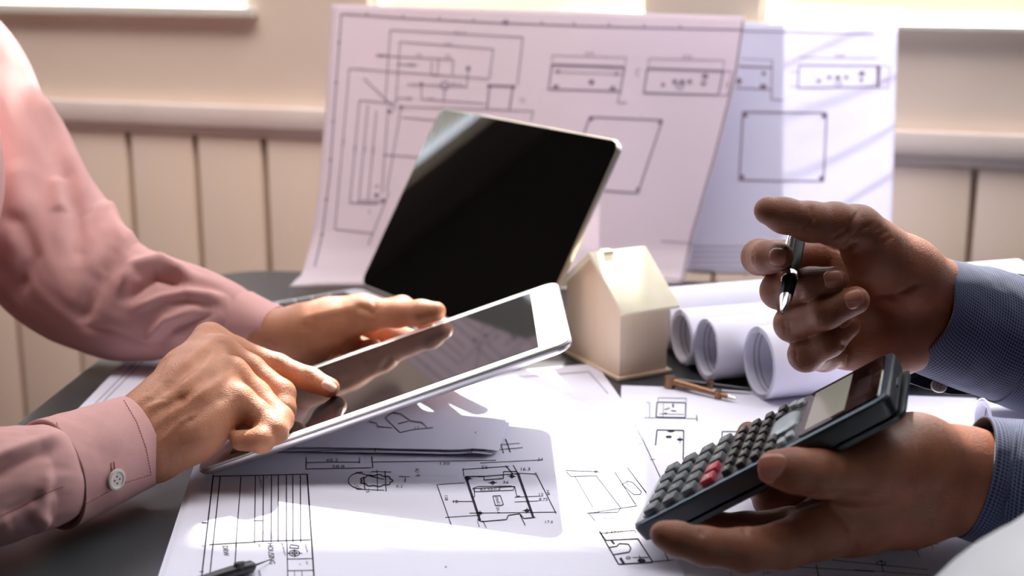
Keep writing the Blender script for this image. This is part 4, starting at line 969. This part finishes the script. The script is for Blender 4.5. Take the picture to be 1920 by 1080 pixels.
def lathe(prof, n=36):
    v = [(r_ * math.cos(2 * math.pi * k / n), r_ * math.sin(2 * math.pi * k / n), z_) for r_, z_ in prof for k in range(n)]
    f = [(i * n + k, i * n + (k + 1) % n, (i + 1) * n + (k + 1) % n, (i + 1) * n + k) for i in range(len(prof) - 1) for k in range(n)] + [tuple(range(n))[::-1], tuple((len(prof) - 1) * n + k for k in range(n))]
    m_ = MB(); m_.add(v, f); return m_
bpy.data.objects.remove(bo)
def button(c, n, r_, parent, mat='button'):
    Mx = frame(c, Vector(n).orthogonal(), None, n)
    m_ = lathe([(r_ * .9, 0), (r_, .0004), (r_, .0014), (r_ * .9, .0018), (r_ * .72, .0017), (r_ * .66, .0012), (r_ * .05, .0012)]); m_.v = [tuple(Mx @ Vector(p)) for p in m_.v]
    o = m_.build('button', M[mat], parent, smooth=True)
    th = MB()
    for sx, sy in ((1, 1), (-1, 1), (1, -1), (-1, -1)):
        q = Mx @ Vector((sx * r_ * .22, sy * r_ * .22, .0011)); q2 = Mx @ Vector((sx * r_ * .22, sy * r_ * .22, .0015)); th.tube([q, q2], r_ * .10, 10)
    th.build('thread', M['thread'], o, smooth=True)
button(bc, bn, .0064, oC)
stitches(oC, [(208, 868), (209, 880), (212, 892)], cf, 'pink_dark', 10, 'buttonhole', .0005); stitches(oC, [(214, 866), (215, 880), (218, 892)], cf, 'pink_dark', 10, 'buttonhole', .0005)
# far sleeve: shoulder, elbow, cuff
oF, _ = sleeve('shirt_sleeve', [(480, 608, 1.099, .0185, .0245), (455, 602, 1.103, .0215, .0255), (415, 590, 1.107, .0285, .028), (340, 580, 1.11, .0370, .031), (225, 562, 1.12, .0470, .040), (125, 505, 1.14, .0560, .048), (45, 390, 1.16, .0590, .053), (-35, 255, 1.17, .0580, .056), (-115, 125, 1.18, .062, .060), ('w', -.560, 1.150, .290, .064), ('w', -.630, 1.080, .320, .064)], 'pink', pp,
   [(0.0060, 18, [(60, 170), (105, 240), (145, 330), (165, 400)]), (-0.0050, 22, [(120, 300), (150, 400), (140, 500)]), (0.0045, 14, [(110, 330), (112, 400)]), (0.0060, 18, [(190, 375), (215, 430), (250, 465)]), (-0.0060, 18, [(205, 480), (170, 560), (145, 610)]),
    (0.0062, 11, [(225, 545), (250, 500), (300, 490), (360, 520)]), (-0.0058, 10, [(235, 560), (290, 520), (340, 530)]), (0.0048, 9, [(250, 580), (300, 560), (350, 550), (420, 560)]), (0.0042, 8, [(270, 640), (310, 600), (370, 580)]), (-0.0025, 8, [(290, 655), (330, 615), (400, 590)]), (-0.0022, 6, [(150, 615), (210, 620), (260, 640), (330, 665)]),
    (0.0040, 22, [(20, 300), (40, 380), (20, 480)]), (-0.0040, 16, [(0, 400), (40, 420), (60, 480), (30, 560)])], fold=0.0030, seed=9, freq=11, sub=30)
oD, _ = sleeve('cuff', [(522, 619, 1.093, .0182, .0270), (492, 612, 1.098, .0205, .0272), (455, 602, 1.103, .0240, .0280)], 'pink', pp, [], fold=0.0006, seed=4, thick=0.002)
# ------------------------------------------------------------------ person in navy
pn = empty('person', (0.86, 0.92, 0.0), 'person in a navy checked shirt holding a pen and a calculator', 'person')
gC = [
  (0.010, 0.001, chain((1900, 600, .90, .022), (1770, 558, .880, .0205), (1690, 515, .862, .0230), (1640, 470, .848, .0165), (1606, 428, .838, .0130)) +
     chain((1900, 620, .90, .022), (1755, 622, .880, .0205), (1660, 640, .872, .0215), (1590, 655, .882, .0125)) +
     chain((1750, 590, .885, .020), (1650, 570, .888, .022), (1560, 545, .900, .0125)) +
     chain((1750, 590, .885, .020), (1650, 600, .888, .022), (1560, 605, .897, .0125)) +
     chain((1740, 565, .885, .020), (1640, 510, .885, .019), (1565, 478, .900, .0125))),
  (0.004, 0.006, chain((1612, 430, .838, .0132), (1565, 420, .825, .0122), (1520, 416, .818, .0112), (1470, 404, .812, .0098), (1440, 395, .810, .0080))),
  (0.004, 0.004, chain((1562, 478, .900, .0112), (1490, 480, .890, .0102), (1424, 482, .862, .0104), (1440, 482, .833, .0092), (1462, 480, .822, .0080))),
  (0.004, 0.004, chain((1560, 542, .900, .0112), (1500, 545, .890, .0104), (1460, 545, .856, .0106), (1520, 532, .828, .0092), (1566, 525, .822, .0080))),
  (0.004, 0.004, chain((1560, 602, .897, .0110), (1520, 605, .882, .0102), (1486, 607, .850, .0106), (1550, 586, .822, .0092), (1604, 563, .815, .0081))),
  (0.004, 0.004, chain((1578, 655, .885, .0105), (1545, 665, .868, .0098), (1510, 665, .848, .0098), (1555, 640, .835, .0086), (1590, 610, .833, .0073))),
]
sC = [(-0.0016, 4, [(1610, 455), (1585, 470), (1555, 462)]), (-0.0010, 3, [(1520, 385), (1524, 410), (1508, 432)]), (-0.0010, 3, [(1610, 395), (1590, 430), (1560, 450)]), (-0.0014, 5, [(1640, 556), (1680, 555), (1725, 530)]), (-0.0012, 4, [(1665, 555), (1690, 565)]), (-0.0014, 5, [(1588, 690), (1588, 660), (1578, 640)]),
      (-0.0012, 4, [(1635, 420), (1612, 432), (1580, 470)]), (-0.0005, 3, [(1652, 425), (1625, 440)]), (-0.0005, 3, [(1665, 432), (1635, 450)]), (-0.0005, 3, [(1675, 442), (1645, 462)])] + \
     [(-0.0005, 2.2, [(x, y), (x + 3, y + 12), (x + 1, y + 24)]) for x, y in ((1495, 538), (1500, 536), (1535, 586), (1541, 584), (1547, 583), (1470, 606), (1478, 604), (1490, 655), (1410, 470))]
hC = hand(gC, 'skin_brown', pn, sC)
nail(hC, 1458, 481, .8134, (20, 2, -0.002), (0.0, -1, .25), .0098, .0100, 'nail_dark')
nail(hC, 1563, 523, .8135, (20, -4, 0), (0.05, -1, .30), .0108, .0104, 'nail_dark')
nail(hC, 1602, 561, .8065, (20, -8, 0), (0.05, -1, .30), .0108, .0104, 'nail_dark')
nail(hC, 1588, 607, .8265, (20, -16, 0), (0.05, -1, .30), .0090, .0084, 'nail_dark')
gD = [
  (0.010, 0.001, chain((1920, 900, .80, .024), (1800, 885, .780, .0235), (1715, 862, .762, .0235), (1650, 872, .745, .0180), (1600, 890, .735, .0145)) +
     chain((1810, 915, .785, .024), (1700, 935, .772, .025), (1600, 965, .762, .0200), (1530, 992, .745, .0150)) +
     chain((1800, 900, .79, .024), (1690, 920, .790, .023), (1580, 950, .785, .0140)) +
     chain((1800, 905, .79, .022), (1690, 935, .790, .020), (1580, 980, .785, .0120)) +
     chain((1800, 895, .80, .022), (1700, 920, .800, .018), (1600, 962, .800, .0110))),
  (0.004, 0.006, chain((1606, 890, .735, .0148), (1535, 888, .724, .0120), (1490, 882, .722, .0110), (1456, 878, .722, .0096))),
  (0.004, 0.005, chain((1540, 995, .745, .0150), (1470, 1022, .730, .0118), (1395, 1032, .718, .0108), (1320, 1024, .712, .0092), (1268, 1010, .710, .0082), (1244, 1002, .710, .0068))),
  (0.004, 0.004, chain((1585, 950, .795, .0120), (1500, 945, .805, .0100), (1445, 930, .812, .0096), (1412, 880, .848, .0082), (1402, 826, .872, .0075), (1403, 810, .876, .0065))),
  (0.004, 0.004, chain((1580, 980, .785, .0118), (1480, 985, .782, .0095), (1400, 990, .778, .0085), (1340, 988, .776, .0078), (1300, 983, .778, .0066))),
  (0.004, 0.004, chain((1600, 962, .800, .0105), (1500, 958, .808, .0085), (1440, 940, .825, .0080), (1415, 905, .85, .0070), (1410, 880, .86, .006))),
]
sD = [(-0.0014, 4, [(1620, 925), (1660, 935), (1700, 928)]), (-0.0018, 6, [(1470, 962), (1500, 945), (1560, 928), (1640, 925)]), (-0.0006, 3, [(1560, 862), (1566, 885), (1562, 905)]), (-0.0012, 4, [(1392, 985), (1400, 1000)]), (-0.0010, 4, [(1312, 992), (1316, 1005)]), (-0.0010, 6, [(1560, 950), (1600, 1000), (1610, 1040)])]
hD = hand(gD, 'skin_brown', pn, sD)
nail(hD, 1450, 880, .7128, (-20, 1, 0.0006), (-.12, -1, .22), .0150, .0150, 'nail_dark')
# pen-hand cuff and sleeve
oN, _ = sleeve('cuff', [(1706, 574, .876, .0350, .030), (1765, 598, .881, .0372, .031), (1835, 618, .888, .0395, .033), (1905, 636, .895, .0405, .034)], 'navy', pn, [], fold=0.0012, seed=3, thick=0.002, lip=0.013)
oN2, _ = sleeve('shirt_sleeve', [(1885, 634, .895, .0415, .035), (1960, 650, .90, .0440, .038), (2100, 680, .91, .048, .043), (2300, 700, .93, .052, .050), ('w', .590, .945, .120, .056), ('w', .700, .960, .230, .060), ('w', .770, .920, .290, .060)], 'navy', pn, [(0.003, 10, [(1880, 520), (1900, 560), (1920, 575)]), (-0.003, 8, [(1870, 515), (1885, 560), (1915, 600)])], fold=0.0035, seed=6, freq=20)
# hanging cuff tongue with button under the pen hand
m_ = MB(); tp = [(1700, 700, .895), (1745, 690, .90), (1800, 715, .90), (1840, 740, .90), (1784, 739, .893), (1735, 728, .890), (1702, 716, .890)]
P3 = [J(q) for q in tp]; n3 = len(P3); off = np.array([0, .0016, -.0008])
m_.add(P3 + [p + off for p in P3], [tuple(range(n3)), tuple(range(2 * n3 - 1, n3 - 1, -1))] + [(i, (i + 1) % n3, (i + 1) % n3 + n3, i + n3) for i in range(n3)])
tg = m_.build('cuff_tongue', M['navy_dark'], pn); button(J((1760, 725, .890)), (-.1, -.6, .8), .005, tg)
# calculator-hand cuff and sleeve
oP, _ = sleeve('cuff', [(1822, 893, .785, .0345, .031), (1870, 905, .785, .0360, .031), (1925, 914, .780, .0370, .033), (1990, 920, .774, .0378, .034)], 'navy', pn, [], fold=0.0012, seed=7, thick=0.002)
oP2, _ = sleeve('shirt_sleeve', [(1965, 918, .776, .0385, .036), (2060, 922, .765, .0405, .039), (2300, 890, .735, .048, .046), ('w', .560, .730, .110, .054), ('w', .680, .740, .220, .060), ('w', .770, .800, .290, .060)], 'navy', pn, [], fold=0.003, seed=8)

# ------------------------------------------------------------------ pen
a_, b_ = J((1467, 588, .792)), J((1507, 398, .878)); dirp = (b_ - a_); Lp = np.linalg.norm(dirp); dirp /= Lp
pe = empty('pen', a_, 'black ballpoint pen with a chrome tip in the raised hand', 'pen')
def ax(t): return a_ + dirp * t
MB().tube([ax(0), ax(.0015), ax(.002)], [.0005, .0007, .0010], 14).build('point', M['steel'], pe, smooth=True)
MB().tube([ax(.0018), ax(.0035), ax(.0145), ax(.0160)], [.0010, .0018, .0034, .0036], 24).build('nose_cone', M['chrome'], pe, smooth=True)
MB().tube([ax(.0160), ax(.0185), ax(.032), ax(.0335)], [.0036, .0039, .0044, .0045], 24).build('grip', M['pen_black'], pe, smooth=True)
MB().tube([ax(.0335), ax(.0340), ax(.0385), ax(.0390)], [.0044, .0049, .0049, .0045], 24).build('ring', M['chrome'], pe, smooth=True)
MB().tube([ax(.0390), ax(.048), ax(.085), ax(.097)], [.0044, .0046, .0046, .0038], 24).build('barrel', M['pen_black'], pe, smooth=True)
MB().tube([ax(.097), ax(.103)], [.0028, .0026], 20).build('push_button', M['chrome'], pe, smooth=True)
sd = np.cross(dirp, [0, 0, 1]); sd /= np.linalg.norm(sd)
MB().tube([ax(.095) - sd * .0048, ax(.092) - sd * .0062, ax(.066) - sd * .0062, ax(.064) - sd * .0052], [.0009, .0009, .0009, .0008], 10).build('clip', M['chrome'], pe, smooth=True)

# ------------------------------------------------------------------ bodies of the two people, beyond the frame
def W_(x, y, z): return np.array([x, y, T + z])
def seg(a, b, ra, rb=None): return (W_(*a), W_(*b), ra, rb if rb else ra)
def body(parent, x, y, sgn, shirt, skin, near, far):
    """seated figure turned towards the table (sgn: the way it faces along x)"""
    tor = [seg((x - .24 * sgn, y, -.24), (x, y, .17), .125, .140), seg((x - .26 * sgn, y - .05, -.25), (x - .26 * sgn, y + .05, -.25), .13),
           seg((x - .02 * sgn, y - .08, .24), near, .085, .064), seg((x - .02 * sgn, y + .08, .24), far, .085, .064)]
    V, Q = build_sdf([(0.05, 0.01, tor)], 0.009, 0.02); mesh_obj('shirt', V, Q, M[shirt], parent, smooth=True)
    x = x - .03 * sgn; hx = x + .045 * sgn
    hd = [seg((x - .01 * sgn, y, .30), (hx, y, .41), .052, .046)]
    fc = [(0.03, 0.02, [seg((hx - .005 * sgn, y, 0.510), (hx + .015 * sgn, y, 0.470), .078, .066), seg((hx + .03 * sgn, y, 0.445), (hx + .045 * sgn, y, 0.425), .040, .030)]),
          (0.01, 0.008, [seg((hx + .076 * sgn, y, 0.497), (hx + .086 * sgn, y, 0.472), .007, .011)]), (0.01, 0.006, [seg((hx, y - .078, 0.480), (hx, y - .082, 0.510), .012, .016)]), (0.01, 0.006, [seg((hx, y + .078, 0.480), (hx, y + .082, 0.510), .012, .016)]),
          (0.01, 0.006, [seg((hx + .072 * sgn, y - .018, 0.435), (hx + .072 * sgn, y + .018, 0.435), .009, .009)])]
    V, Q = build_sdf([(0.03, 0.01, hd)] + fc, 0.005, 0.02); hd_ = mesh_obj('head', V, Q, M[skin], parent, smooth=True)
    V, Q = build_sdf([(0.03, 0.01, [seg((hx - .022 * sgn, y, 0.510), (hx + .012 * sgn, y, 0.538), .084, .070)])], 0.006, 0.02); mesh_obj('hair', V, Q, M['hair'], parent, smooth=True)
    for q in (-1, 1):
        V, Q = build_sdf([(0.01, 0.01, [seg((hx + .060 * sgn, y + q * .028, 0.502), (hx + .062 * sgn, y + q * .028, 0.502), .0110)])], 0.003, 0.01); mesh_obj('eye', V, Q, M['button'], hd_, smooth=True)
body(pp, -0.505, 0.99, 1, 'pink', 'skin_tan', (-.615, .90, .29), (-.620, 1.09, .30))
body(pn, 0.83, 0.86, -1, 'navy', 'skin_brown', (.79, .80, .28), (.79, .92, .28))
